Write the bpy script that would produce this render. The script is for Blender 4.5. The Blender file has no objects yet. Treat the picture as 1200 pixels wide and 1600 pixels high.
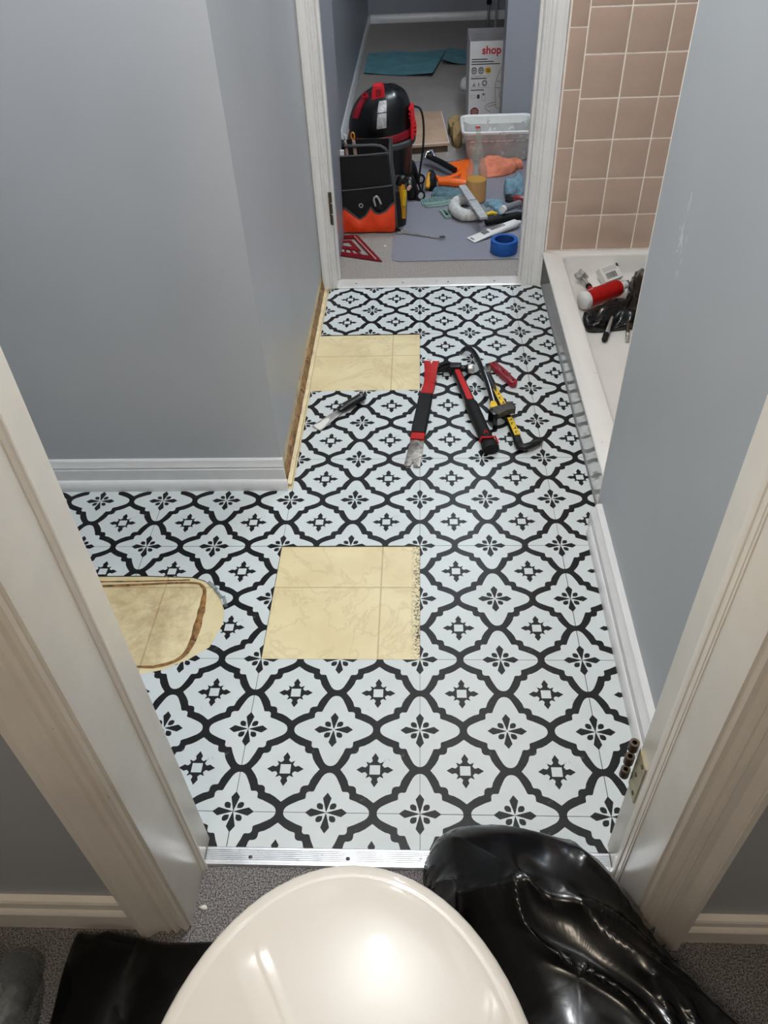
import bpy, bmesh, math, random
from mathutils import Vector, Matrix, noise
from mathutils.geometry import tessellate_polygon

# ------------------------------------------------------------------ camera, world, lights, exposure
SC = bpy.context.scene
COL = SC.collection
cam_data = bpy.data.cameras.new('camera')
cam = bpy.data.objects.new('camera', cam_data)
COL.objects.link(cam)
_r = Vector((0.99869241, 0.03407545, -0.03810961))
_u = Vector((0.00493523, 0.67771616, 0.73530704))
_f = Vector((-0.05088341, 0.73453364, -0.67666181))
cam.matrix_world = Matrix(((_r.x, _u.x, -_f.x, 0.00790644), (_r.y, _u.y, -_f.y, -0.58626083),
                           (_r.z, _u.z, -_f.z, 1.20291036), (0, 0, 0, 1)))
cam_data.sensor_fit = 'HORIZONTAL'
cam_data.sensor_width = 36.0
cam_data.lens = 36.0 * 1206.4343 / 1200.0
cam_data.clip_start = 0.01
SC.camera = cam

SC.view_settings.view_transform = 'Standard'
SC.view_settings.look = 'None'
SC.view_settings.gamma = 1.0
SC.view_settings.use_curve_mapping = False
SC.view_settings.exposure = 0.14

world = bpy.data.worlds.new('world')
SC.world = world
world.use_nodes = True
world.node_tree.nodes['Background'].inputs[0].default_value = (0.55, 0.65, 0.8, 1)
world.node_tree.nodes['Background'].inputs[1].default_value = 0.02


def lamp(name, loc, power, color, radius):
    d = bpy.data.lights.new(name, 'POINT')
    d.energy = power
    d.color = color
    d.shadow_soft_size = radius
    o = bpy.data.objects.new(name, d)
    o.location = loc
    COL.objects.link(o)
    return o


BATH_W, TUB_W, HALL_W, BED_W = 33.0, 9.0, 15.0, 40.0
lamp('bathroom_ceiling_bulb', (-0.08, 0.31, 2.0), BATH_W, (0.96, 0.98, 1.0), 0.026)
lamp('shower_ceiling_bulb', (0.22, 1.45, 2.05), TUB_W, (1.0, 0.97, 0.93), 0.06)
lamp('hallway_warm_fill', (-0.25, -1.05, 2.0), HALL_W, (1.0, 0.85, 0.68), 0.08)  # added warm fill to tint the jamb and brighten the casing, source unseen
lamp('bedroom_cool_fill', (0.46, 2.72, 2.12), BED_W, (0.80, 0.90, 1.0), 0.10)  # added bluish fill that lifts the far room, no known fixture there

# ------------------------------------------------------------------ materials
MATS = {}


def lin(c):
    return tuple((v / 12.92 if v <= 0.04045 else ((v + 0.055) / 1.055) ** 2.4) for v in (x / 255.0 for x in c))


class NT:
    """small helper that writes node graphs"""

    def __init__(self, name):
        m = bpy.data.materials.new(name)
        m.use_nodes = True
        self.m = m
        self.t = m.node_tree
        self.t.nodes.clear()
        self.out = self.n('ShaderNodeOutputMaterial')
        self.co = None

    def n(self, kind, **kw):
        x = self.t.nodes.new(kind)
        for k, v in kw.items():
            setattr(x, k, v)
        return x

    def link(self, a, b):
        self.t.links.new(a, b)

    def val(self, sock, v):
        if hasattr(v, 'is_output'):
            self.link(v, sock)
        elif isinstance(v, (tuple, list)) and len(v) == 3 and sock.type == 'RGBA':
            sock.default_value = (*v, 1)
        else:
            sock.default_value = v

    def obj(self):
        if not self.co:
            self.co = self.n('ShaderNodeTexCoord').outputs['Object']
        return self.co

    def math(self, op, a, b=0.0, clamp=False):
        x = self.n('ShaderNodeMath', operation=op)
        x.use_clamp = clamp
        self.val(x.inputs[0], a)
        self.val(x.inputs[1], b)
        return x.outputs[0]

    def noise(self, scale, detail=3.0, rough=0.55, vec=None, dist=0.0):
        x = self.n('ShaderNodeTexNoise')
        self.link(vec if vec is not None else self.obj(), x.inputs['Vector'])
        x.inputs['Scale'].default_value = scale
        x.inputs['Detail'].default_value = detail
        x.inputs['Roughness'].default_value = rough
        x.inputs['Distortion'].default_value = dist
        return x.outputs[0]

    def stretch(self, s):
        x = self.n('ShaderNodeMapping')
        self.link(self.obj(), x.inputs['Vector'])
        x.inputs['Scale'].default_value = s
        return x.outputs[0]

    def step(self, a, lo, hi):
        x = self.n('ShaderNodeMapRange')
        x.interpolation_type = 'SMOOTHSTEP'
        self.val(x.inputs['Value'], a)
        x.inputs['From Min'].default_value = lo
        x.inputs['From Max'].default_value = hi
        return x.outputs[0]

    def mix(self, f, a, b):
        x = self.n('ShaderNodeMix', data_type='RGBA')
        self.val(x.inputs[0], f)
        self.val(x.inputs[6], a)
        self.val(x.inputs[7], b)
        return x.outputs[2]

    def sep(self):
        x = self.n('ShaderNodeSeparateXYZ')
        self.link(self.obj(), x.inputs[0])
        return x.outputs

    def bump(self, h, strength=0.3, dist=0.002, prev=None):
        x = self.n('ShaderNodeBump')
        self.val(x.inputs['Height'], h)
        x.inputs['Strength'].default_value = strength
        x.inputs['Distance'].default_value = dist
        if prev is not None:
            self.link(prev, x.inputs['Normal'])
        return x.outputs[0]

    def finish(self, color, rough=0.5, metal=0.0, normal=None, trans=0.0, coat=0.0, spec=0.5, ior=None, alpha=None, sheen=0.0):
        p = self.n('ShaderNodeBsdfPrincipled')
        self.val(p.inputs['Base Color'], color)
        self.val(p.inputs['Roughness'], rough)
        self.val(p.inputs['Metallic'], metal)
        p.inputs['Transmission Weight'].default_value = trans
        p.inputs['Coat Weight'].default_value = coat
        p.inputs['Specular IOR Level'].default_value = spec
        p.inputs['Sheen Weight'].default_value = sheen
        if ior:
            p.inputs['IOR'].default_value = ior
        if alpha is not None:
            self.val(p.inputs['Alpha'], alpha)
        if normal is not None:
            self.link(normal, p.inputs['Normal'])
        self.link(p.outputs[0], self.out.inputs[0])
        return self.m


def mat(name, rgb, rough=0.5, metal=0.0, var=0.0, vscale=8.0, bump=None, spots=None, **kw):
    """rgb in sRGB 0-255; var: mottling; bump: (scale, strength, distance); spots: (rgb, scale, lo, hi)"""
    t = NT(name)
    c = lin(rgb)
    col = c
    if var:
        n = t.step(t.noise(vscale, 4), 0.3, 0.7)
        col = t.mix(n, tuple(x * (1 - var) for x in c), tuple(min(1, x * (1 + var)) for x in c))
    if spots:
        col = t.mix(t.step(t.noise(spots[1], 5, 0.65), spots[2], spots[3]), col, lin(spots[0]))
    nm = None
    if bump:
        nm = t.bump(t.noise(bump[0], 3), bump[1], bump[2])
    MATS[name] = t.finish(col, rough, metal, nm, **kw)
    return MATS[name]


# painted walls: grey eggshell with roller texture, a pale scuff cluster and rub marks
def wall_mat(name, rgb, scuff=None):
    t = NT(name)
    c = lin(rgb)
    col = t.mix(t.step(t.noise(1.7, 3), 0.35, 0.65), tuple(x * 0.96 for x in c), tuple(x * 1.04 for x in c))
    if scuff:
        s = t.sep()
        dy = t.math('DIVIDE', t.math('SUBTRACT', s[1], scuff[0]), 0.034)
        dz = t.math('DIVIDE', t.math('SUBTRACT', s[2], scuff[1]), 0.09)
        d = t.math('ADD', t.math('MULTIPLY', dy, dy), t.math('MULTIPLY', dz, dz))
        inside = t.step(d, 1.0, 0.2)
        n = t.step(t.noise(1.0, 5, 0.6, t.stretch((30, 46, 16)), 1.5), 0.53, 0.60)
        col = t.mix(t.math('MULTIPLY', t.math('MULTIPLY', inside, n), 0.9), col, lin((215, 216, 216)))
    nm = t.bump(t.noise(260, 3), 0.10, 0.001)
    MATS[name] = t.finish(col, 0.42, 0, nm, spec=0.35)


wall_mat('wall_paint', (176, 178, 181))
wall_mat('wall_paint_scuffed', (178, 182, 185), (0.552, 0.72))
wall_mat('bedroom_paint', (150, 152, 158))
mat('ceiling_paint', (225, 226, 226), 0.8, bump=(120, 0.3, 0.002))
mat('trim_paint', (243, 235, 222), 0.30, var=0.03, vscale=14, spots=((120, 100, 84), 46, 0.735, 0.76), bump=(30, 0.12, 0.002))
mat('trim_white', (228, 226, 223), 0.30, var=0.03, vscale=14, spots=((120, 100, 84), 46, 0.735, 0.76), bump=(30, 0.10, 0.002))
mat('base_paint', (220, 220, 219), 0.28, var=0.03, vscale=20, spots=((110, 100, 90), 52, 0.745, 0.765), bump=(40, 0.12, 0.002))
mat('raw_drywall', (214, 196, 160), 0.85, var=0.12, vscale=30, bump=(80, 0.5, 0.003), spots=((120, 90, 58), 38, 0.62, 0.70))
mat('raw_wood', (150, 116, 78), 0.8, var=0.35, vscale=45, bump=(70, 0.8, 0.004), spots=((62, 42, 26), 55, 0.55, 0.66))
mat('pale_strip', (222, 204, 164), 0.6, var=0.1, vscale=40, spots=((90, 68, 44), 90, 0.68, 0.74))
mat('aluminium', (196, 198, 200), 0.30, 0.75, var=0.12, vscale=30, bump=(150, 0.15, 0.001), spots=((120, 118, 114), 70, 0.62, 0.72))
mat('steel', (186, 184, 180), 0.30, 0.6, var=0.2, vscale=60, spots=((92, 84, 74), 80, 0.58, 0.72))
mat('worn_steel', (138, 132, 124), 0.42, 0.75, var=0.3, vscale=90, spots=((84, 66, 52), 110, 0.55, 0.68), bump=(200, 0.2, 0.001))
mat('dark_steel', (72, 69, 65), 0.5, 0.35, var=0.3, vscale=90, bump=(200, 0.2, 0.001))
mat('chrome', (205, 206, 208), 0.12, 0.95)
mat('brass', (172, 160, 126), 0.34, 0.8, var=0.15, vscale=60)
mat('hinge_brown', (96, 84, 70), 0.4, 0.8, var=0.2, vscale=90)
mat('screw_dark', (70, 68, 66), 0.4, 0.7)
mat('tile_white', (206, 212, 212), 0.34, var=0.03, vscale=9, spots=((176, 178, 176), 34, 0.66, 0.74), bump=(140, 0.06, 0.001))
mat('tile_black', (20, 20, 21), 0.36, var=0.3, vscale=26, spots=((84, 84, 83), 60, 0.62, 0.76), bump=(140, 0.10, 0.001), spec=0.28)
mat('tile_edge', (40, 40, 40), 0.7)
mat('grout', (248, 238, 226), 0.8, var=0.05, vscale=60)
mat('wall_tile_pink', (188, 163, 146), 0.16, var=0.04, vscale=9, coat=0.3, bump=(9, 0.06, 0.004))
mat('acrylic', (232, 228, 222), 0.06, var=0.03, vscale=7, coat=0.3, spots=((190, 184, 174), 40, 0.68, 0.74))
mat('porcelain', (236, 229, 218), 0.10, coat=0.5, var=0.01)
mat('porcelain_seat', (216, 209, 198), 0.03)
mat('black_plastic_film', (6, 6, 6), 0.20, bump=(34, 0.10, 0.004), spec=0.42)
mat('black_sheet', (5, 5, 5), 0.2, bump=(14, 0.2, 0.004), spec=0.3)
mat('black_rubber', (20, 20, 21), 0.6, spec=0.25, bump=(300, 0.15, 0.001))
mat('black_gloss', (14, 14, 15), 0.28)
mat('black_iron', (34, 33, 33), 0.42, 0.5, var=0.3, vscale=60)
mat('dark_fabric', (9, 9, 10), 0.9, bump=(500, 0.4, 0.001), sheen=0.1)
mat('grey_binding', (74, 74, 76), 0.75, bump=(400, 0.3, 0.001))
mat('orange_fabric', (236, 66, 16), 0.65, var=0.08, vscale=30, bump=(400, 0.3, 0.001))
mat('red_paint', (170, 20, 16), 0.5, spec=0.22, var=0.12, vscale=40, spots=((110, 60, 52), 90, 0.68, 0.74))
mat('red_bright', (214, 30, 44), 0.35)
mat('red_dark', (128, 18, 26), 0.35, var=0.1, vscale=40)
mat('red_grip', (184, 32, 32), 0.55, spec=0.22)
mat('crimson', (150, 16, 34), 0.35, var=0.15, vscale=60)
mat('maroon', (112, 12, 26), 0.35, var=0.2, vscale=60)
mat('yellow', (226, 188, 30), 0.45, var=0.1, vscale=50)
mat('amber', (214, 150, 30), 0.45)
mat('silver_tape', (168, 168, 168), 0.45, 0.3, var=0.25, vscale=120)
mat('grey_plastic', (120, 122, 124), 0.5, var=0.1, vscale=30)
mat('light_grey', (172, 172, 172), 0.6, var=0.12, vscale=40, bump=(60, 0.3, 0.002))
mat('white_plastic', (222, 222, 220), 0.4, var=0.04, vscale=20)
mat('white_paint_tub', (222, 221, 216), 0.5, var=0.06, vscale=14, spots=((150, 146, 140), 26, 0.60, 0.68), bump=(50, 0.4, 0.003))
mat('bin_side', (176, 174, 170), 0.45, var=0.16, vscale=12, spots=((222, 220, 214), 22, 0.56, 0.66), bump=(40, 0.3, 0.003))
mat('foam_white', (198, 196, 192), 0.8, var=0.15, vscale=45, bump=(60, 0.4, 0.003))
mat('paper_white', (222, 220, 216), 0.6, var=0.04, vscale=20)
mat('card_white', (205, 202, 200), 0.6, var=0.03, vscale=10)
mat('card_inner', (150, 148, 150), 0.7, var=0.06, vscale=12)
mat('cardboard', (186, 156, 130), 0.7, var=0.08, vscale=16)
mat('kraft_dark', (96, 80, 66), 0.8, var=0.2, vscale=20)
mat('brown_paper', (150, 124, 82), 0.85, var=0.3, vscale=26, bump=(60, 0.6, 0.004))
mat('ink_dark', (58, 54, 54), 0.6)
mat('ink_grey', (130, 128, 128), 0.6)
mat('ink_red', (188, 22, 40), 0.5)
mat('ink_maroon', (120, 24, 32), 0.5)
mat('ink_yellow', (206, 160, 26), 0.5)
mat('blue_tape', (14, 82, 160), 0.5, var=0.08, vscale=60)
mat('blue_tape_core', (10, 58, 126), 0.6)
mat('teal_paper', (96, 146, 156), 0.8, var=0.14, vscale=9, bump=(30, 0.2, 0.003))
mat('blue_rag', (112, 144, 158), 0.85, var=0.22, vscale=40, bump=(90, 0.5, 0.003))
mat('slate_rag', (84, 112, 122), 0.8, var=0.3, vscale=30, bump=(70, 0.5, 0.003))
mat('orange_rag', (208, 122, 92), 0.8, var=0.16, vscale=26, bump=(90, 0.4, 0.003))
mat('orange_bright', (242, 104, 20), 0.4)
mat('pale_green_steel', (158, 186, 176), 0.3, 0.35, var=0.08, vscale=30)
mat('skin_pink', (196, 160, 150), 0.5)
mat('dust_debris', (226, 224, 218), 0.8)
mat('caulk_brown', (140, 100, 52), 0.7, var=0.4, vscale=60, bump=(120, 0.7, 0.003), spots=((62, 40, 20), 70, 0.52, 0.66))


def carpet_mat(name, a, b, c, scale=430):
    t = NT(name)
    n1 = t.noise(scale, 2, 0.7)
    n2 = t.noise(5, 4)
    col = t.mix(t.step(n1, 0.40, 0.60), lin(a), lin(b))
    col = t.mix(t.math('MULTIPLY', t.step(n2, 0.45, 0.7), 0.35), col, lin(c))
    nm = t.bump(n1, 0.9, 0.006)
    nm = t.bump(t.noise(scale * 0.3, 2), 0.5, 0.006, nm)
    MATS[name] = t.finish(col, 0.95, 0, nm, spec=0.1, sheen=0.15)


carpet_mat('carpet_hall', (82, 79, 80), (176, 170, 168), (110, 94, 82))
carpet_mat('carpet_bedroom', (136, 128, 122), (190, 182, 174), (160, 146, 134), 330)


# old sheet vinyl: cream marble with an 18 inch printed joint grid
def vinyl():
    t = NT('old_vinyl')
    s = t.sep()
    G = 0.457
    veins = t.noise(5.0, 6, 0.62, None, 1.6)
    vm = t.math('SUBTRACT', 1.0, t.step(t.math('ABSOLUTE', t.math('SUBTRACT', veins, 0.5)), 0.0, 0.035))
    cloud = t.step(t.noise(7, 5), 0.3, 0.75)
    base = t.mix(cloud, lin((231, 217, 174)), lin((219, 201, 155)))
    base = t.mix(t.math('MULTIPLY', vm, 0.22), base, lin((176, 152, 112)))
    pink = t.step(t.noise(3.1, 3), 0.55, 0.7)
    base = t.mix(t.math('MULTIPLY', pink, 0.35), base, lin((216, 180, 140)))
    gx = t.math('ABSOLUTE', t.math('SUBTRACT', t.math('FRACT', t.math('DIVIDE', t.math('ADD', s[0], 0.081 + 0.5 * G + 10 * G), G)), 0.5))
    gy = t.math('ABSOLUTE', t.math('SUBTRACT', t.math('FRACT', t.math('DIVIDE', t.math('ADD', s[1], -0.49 + 0.5 * G + 10 * G), G)), 0.5))
    line = t.math('MAXIMUM', t.step(gx, 0.0046, 0.0028), t.step(gy, 0.0046, 0.0028))
    base = t.mix(t.math('MULTIPLY', line, 0.5), base, lin((164, 136, 98)))
    # grime left inside the outline of the removed toilet
    ex = t.math('DIVIDE', t.math('ADD', s[0], 0.70), 0.255)
    ey = t.math('DIVIDE', t.math('SUBTRACT', s[1], 0.392), 0.112)
    ins = t.step(t.math('MAXIMUM', t.math('ABSOLUTE', ex), t.math('ABSOLUTE', ey)), 1.0, 0.86)
    grime = t.math('MULTIPLY', ins, t.step(t.noise(16, 6, 0.7), 0.34, 0.74))
    base = t.mix(t.math('MULTIPLY', grime, 0.55), base, lin((150, 112, 66)))
    # specks of black adhesive and dirt
    specks = t.step(t.noise(170, 3, 0.6), 0.735, 0.76)
    base = t.mix(specks, base, lin((36, 30, 24)))
    # black adhesive crumbs along one edge of the lifted tile
    near = t.math('MULTIPLY', t.step(s[0], -0.022, -0.004), t.step(s[1], 0.62, 0.60))
    near = t.math('MULTIPLY', near, t.math('MULTIPLY', t.step(s[1], 0.29, 0.33), t.step(s[0], 0.004, 0.002)))
    crumbs = t.math('MULTIPLY', near, t.step(t.noise(240, 3, 0.7), 0.50, 0.58))
    base = t.mix(crumbs, base, lin((34, 28, 22)))
    MATS['old_vinyl'] = t.finish(base, 0.32, 0, t.bump(veins, 0.08, 0.002))


vinyl()


def glassy(name, rgb, rough, mixf, glossy_rough=0.08, body=None, bump=0.3):
    """thin clear film / translucent plastic: mostly see-through with sharp highlights"""
    t = NT(name)
    tr = t.n('ShaderNodeBsdfTransparent')
    tr.inputs[0].default_value = (*lin(rgb), 1)
    p = t.n('ShaderNodeBsdfPrincipled')
    p.inputs['Base Color'].default_value = (*lin(body or rgb), 1)
    p.inputs['Roughness'].default_value = glossy_rough
    t.link(t.bump(t.noise(30, 3), bump, 0.004), p.inputs['Normal'])
    m = t.n('ShaderNodeMixShader')
    m.inputs[0].default_value = mixf
    t.link(tr.outputs[0], m.inputs[1])
    t.link(p.outputs[0], m.inputs[2])
    t.link(m.outputs[0], t.out.inputs[0])
    MATS[name] = t.m


glassy('clear_film', (232, 234, 234), 0.1, 0.13, 0.04, (196, 200, 202), 0.35)
glassy('clear_mat', (196, 196, 206), 0.2, 0.42, 0.22)
glassy('bottle_plastic', (240, 240, 234), 0.3, 0.15, 0.25)
glassy('yellow_liquid', (236, 168, 0), 0.2, 0.85, 0.15)

# ------------------------------------------------------------------ geometry helpers
ORG = {}


def B():
    return bmesh.new()


def merge(bm, other, M=None):
    if M is not None:
        other.transform(M)
    vm = [bm.verts.new(v.co) for v in other.verts]
    other.verts.index_update()
    for f in other.faces:
        try:
            nf = bm.faces.new([vm[v.index] for v in f.verts])
            nf.material_index = f.material_index
        except ValueError:
            pass
    other.free()


def box(bm, x0, x1, y0, y1, z0, z1, bev=0.0, seg=2, mi=0, M=None):
    t = B()
    vs = [t.verts.new(p) for p in ((x0, y0, z0), (x1, y0, z0), (x1, y1, z0), (x0, y1, z0), (x0, y0, z1), (x1, y0, z1), (x1, y1, z1), (x0, y1, z1))]
    for q in ((0, 3, 2, 1), (4, 5, 6, 7), (0, 1, 5, 4), (1, 2, 6, 5), (2, 3, 7, 6), (3, 0, 4, 7)):
        t.faces.new([vs[i] for i in q])
    if bev > 0:
        bmesh.ops.bevel(t, geom=t.edges[:], offset=bev, segments=seg, affect='EDGES', profile=0.6)
    for f in t.faces:
        f.material_index = mi
    merge(bm, t, M)
    return bm


def prism(bm, poly, z0, z1, M=None, bev=0.0, mi=0):
    """extrude a 2-D outline (x, y) from z0 to z1"""
    t = B()
    a = [t.verts.new((x, y, z0)) for x, y in poly]
    b = [t.verts.new((x, y, z1)) for x, y in poly]
    n = len(poly)
    t.faces.new(a[::-1])
    t.faces.new(b)
    for i in range(n):
        t.faces.new((a[i], a[(i + 1) % n], b[(i + 1) % n], b[i]))
    bmesh.ops.recalc_face_normals(t, faces=t.faces[:])
    if bev > 0:
        es = [e for e in t.edges if abs(e.verts[0].co.z - e.verts[1].co.z) < 1e-7]
        bmesh.ops.bevel(t, geom=es, offset=bev, segments=2, affect='EDGES', profile=0.6)
    for f in t.faces:
        f.material_index = mi
    merge(bm, t, M)
    return bm


def tube(bm, pts, r, n=10, cap=True, flat=1.0, mi=0, closed=False):
    """round (or flattened) bar along a path; r is a number or one radius per point"""
    P = [Vector(p) for p in pts]
    R = r if isinstance(r, (list, tuple)) else [r] * len(P)
    rings = []
    prev = None
    m = len(P)
    for i, p in enumerate(P):
        if closed:
            d = (P[(i + 1) % m] - P[i - 1]).normalized()
        else:
            d = (P[min(i + 1, m - 1)] - P[max(i - 1, 0)]).normalized()
        if prev is None:
            s = Vector((0, 0, 1)) if abs(d.z) < 0.9 else Vector((0, 1, 0))
            a = d.cross(s).normalized()
        else:
            a = (prev - d * prev.dot(d)).normalized()
        prev = a
        b = d.cross(a).normalized()
        rings.append([bm.verts.new(p + (a * math.cos(2 * math.pi * k / n) + b * flat * math.sin(2 * math.pi * k / n)) * R[i]) for k in range(n)])
    for i in range(m if closed else m - 1):
        A, C = rings[i], rings[(i + 1) % m]
        for k in range(n):
            f = bm.faces.new((A[k], A[(k + 1) % n], C[(k + 1) % n], C[k]))
            f.material_index = mi
    if cap and not closed:
        bm.faces.new(rings[0][::-1]).material_index = mi
        bm.faces.new(rings[-1]).material_index = mi
    return bm


def lathe(bm, prof, n=24, M=None, mi=0, sx=1.0, sy=1.0):
    """revolve (radius, height) pairs about z"""
    t = B()
    rings = []
    for r, z in prof:
        if r < 1e-6:
            rings.append([t.verts.new((0, 0, z))])
        else:
            rings.append([t.verts.new((sx * r * math.cos(2 * math.pi * k / n), sy * r * math.sin(2 * math.pi * k / n), z)) for k in range(n)])
    for A, C in zip(rings, rings[1:]):
        for k in range(n):
            k2 = (k + 1) % n
            q = [A[k % len(A)], A[k2 % len(A)], C[k2 % len(C)], C[k % len(C)]]
            u = []
            for v in q:
                if v not in u:
                    u.append(v)
            if len(u) > 2:
                t.faces.new(u)
    for f in t.faces:
        f.material_index = mi
    bmesh.ops.recalc_face_normals(t, faces=t.faces[:])
    merge(bm, t, M)
    return bm


def smooth_loop(pts, per=8, closed=True):
    P = [Vector(p) for p in pts]
    m = len(P)
    out = []
    for i in range(m if closed else m - 1):
        g = lambda k: P[k % m] if closed else P[max(0, min(m - 1, k))]
        p0, p1, p2, p3 = g(i - 1), g(i), g(i + 1), g(i + 2)
        for j in range(per):
            t = j / per
            out.append(0.5 * ((2 * p1) + (p2 - p0) * t + (2 * p0 - 5 * p1 + 4 * p2 - p3) * t * t + (3 * p1 - p0 - 3 * p2 + p3) * t ** 3))
    if not closed:
        out.append(P[-1])
    return out


def mound(bm, outline, prof, amp=0.01, freq=8.0, seed=0.0, per=8, direction=(1, 0), stretch=1.0, centre=None, base=0.0, ridge=True, creases=False, plateau=None):
    """crumpled heap on the floor: rings shrunk from an outline, prof = (scale, height) pairs"""
    L = smooth_loop([(x, y, 0) for x, y in outline], per)
    c = Vector((centre[0], centre[1], 0)) if centre else sum(L, Vector()) / len(L)
    d = Vector((*direction, 0)).normalized()
    e = Vector((-d.y, d.x, 0))
    rings = []
    RD = 0.15 if creases else 0.4
    for s, h in prof:
        ring = []
        for p in L:
            q = c + (p - c) * s
            w = Vector((q.dot(d) * freq / stretch, q.dot(e) * freq, h * freq + seed))
            nz = noise.noise(w) + 0.5 * noise.noise(w * 2.1 + Vector((7, 3, 1)))
            if creases:
                w = Vector((q.dot(d) * freq / stretch, q.dot(e) * freq + 0.5 * noise.noise(Vector((q.x * 5, q.y * 5, seed))), seed))
                w2 = Vector((q.dot(d) * freq * 0.55, q.dot(e) * freq * 1.9 + 1.3 * noise.noise(Vector((q.x * 7, q.y * 7, seed))), seed * 3))
                a1 = max(0.0, 1 - abs(noise.noise(w)) * 2.2)
                a2 = max(0.0, 1 - abs(noise.noise(w2)) * 2.6)
                nz = 0.45 * noise.noise(w * 0.6) - 0.55 + 0.8 * a1 ** 3 + 0.35 * a2 ** 4
            elif ridge:
                nz = 0.55 - abs(nz) * 1.6
            if plateau:
                dist = min(((q - (L[m] + (L[m - 1] - L[m]) * max(0.0, min(1.0, (q - L[m]).dot(L[m - 1] - L[m]) / max(1e-9, (L[m - 1] - L[m]).length_squared))))).length for m in range(0, len(L), 3)), default=0.0) if s < 1 else 0.0
                h = plateau[0] * (1 - (1 - min(dist / plateau[1], 1.0)) ** 2.4) ** (1 / 2.4)
            k = min(1.0, h / 0.02) if h < 0.02 else 1.0
            ring.append(bm.verts.new((q.x + amp * RD * nz * (p - c).normalized().x * k * s, q.y + amp * RD * nz * (p - c).normalized().y * k * s, max(base + 0.0005, base + h + amp * nz * k))))
        rings.append(ring)
    n = len(L)
    for A, C in zip(rings, rings[1:]):
        for k in range(n):
            bm.faces.new((A[k], A[(k + 1) % n], C[(k + 1) % n], C[k]))
    top = sum((v.co for v in rings[-1]), Vector()) / n
    tv = bm.verts.new(top)
    for k in range(n):
        bm.faces.new((rings[-1][k], rings[-1][(k + 1) % n], tv))
    bm.faces.new(rings[0][::-1])
    bmesh.ops.recalc_face_normals(bm, faces=bm.faces[:])
    return bm


def finish_mesh(name, bm, mats, angle=40):
    bmesh.ops.recalc_face_normals(bm, faces=bm.faces[:])
    me = bpy.data.meshes.new(name)
    bm.to_mesh(me)
    bm.free()
    for m in (mats if isinstance(mats, (list, tuple)) else [mats]):
        me.materials.append(MATS[m])
    me.polygons.foreach_set('use_smooth', [True] * len(me.polygons))
    me.set_sharp_from_angle(angle=math.radians(angle))
    return me


def part(name, bm, mats, parent, label=None, angle=40):
    """one mesh under its thing, part or piece of the setting (coordinates given in world space)"""
    o = ORG[parent.name]
    bmesh.ops.translate(bm, vec=-o, verts=bm.verts[:])
    ob = bpy.data.objects.new(name, finish_mesh(name, bm, mats, angle))
    COL.objects.link(ob)
    ob.parent = parent
    ORG[ob.name] = o.copy()
    if label:
        ob['label'] = label
    return ob


def thing(name, label, cat, loc, group=None):
    o = bpy.data.objects.new(name, None)
    o.empty_display_size = 0.05
    COL.objects.link(o)
    o.location = loc
    o['label'] = label
    o['category'] = cat
    if group:
        o['group'] = group
    ORG[o.name] = Vector(loc)
    return o


def single(name, bm, mats, label, cat, group=None, angle=40):
    """a thing that is one mesh; its origin is put at the middle of its base"""
    lo = Vector([min(v.co[i] for v in bm.verts) for i in range(3)])
    hi = Vector([max(v.co[i] for v in bm.verts) for i in range(3)])
    org = Vector(((lo.x + hi.x) / 2, (lo.y + hi.y) / 2, lo.z))
    bmesh.ops.translate(bm, vec=-org, verts=bm.verts[:])
    o = bpy.data.objects.new(name, finish_mesh(name, bm, mats, angle))
    COL.objects.link(o)
    o.location = org
    ORG[o.name] = org
    o['label'] = label
    o['category'] = cat
    if group:
        o['group'] = group
    return o


def struct(name, bm, mats, label, angle=40):
    o = bpy.data.objects.new(name, finish_mesh(name, bm, mats, angle))
    COL.objects.link(o)
    o['kind'] = 'structure'
    o['label'] = label
    ORG[o.name] = Vector((0, 0, 0))
    return o


def frame(p, xdir, z=0.0, up=(0, 0, 1)):
    """matrix with origin p and local x along xdir"""
    x = Vector(xdir).normalized()
    u = Vector(up)
    y = u.cross(x).normalized()
    w = x.cross(y).normalized()
    return Matrix(((x.x, y.x, w.x, p[0]), (x.y, y.y, w.y, p[1]), (x.z, y.z, w.z, p[2] if len(p) > 2 else z), (0, 0, 0, 1)))

# ------------------------------------------------------------------ the setting: floors
H = 2.25
TS = 0.3048
bm = B()
box(bm, -1.25, 1.25, -0.062, 1.842, -0.06, -0.0025)
floor = struct('floor', bm, 'old_vinyl', 'bathroom floor of old cream marbled vinyl under new patterned tiles')
bm = B()
box(bm, -1.3, 1.5, -2.4, -0.062, -0.06, 0.0)
floor_hall = struct('floor_hall', bm, 'carpet_hall', 'speckled grey carpet outside the near bathroom doorway')
bm = B()
box(bm, -0.6, 2.6, 1.842, 6.1, -0.06, 0.0)
floor_bed = struct('floor_bedroom', bm, 'carpet_bedroom', 'grey carpet of the room beyond the far doorway')

# printed pattern of the vinyl tiles, in units of half a tile (traced once, mirrored eight ways)


def eight(octant):
    """octant runs from the +x axis to the diagonal; returns the full outline"""
    quad = octant + [(y, x) for x, y in octant[::-1] if abs(x - y) > 1e-6]
    out = []
    for k in range(4):
        c, s = ((1, 0), (0, 1), (-1, 0), (0, -1))[k]
        q = [(x * c - y * s, x * s + y * c) for x, y in quad]
        out += q if not out else [p for p in q if (abs(p[0] - out[-1][0]) + abs(p[1] - out[-1][1])) > 1e-6]
    if abs(out[0][0] - out[-1][0]) + abs(out[0][1] - out[-1][1]) < 1e-6:
        out.pop()
    return out


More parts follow.
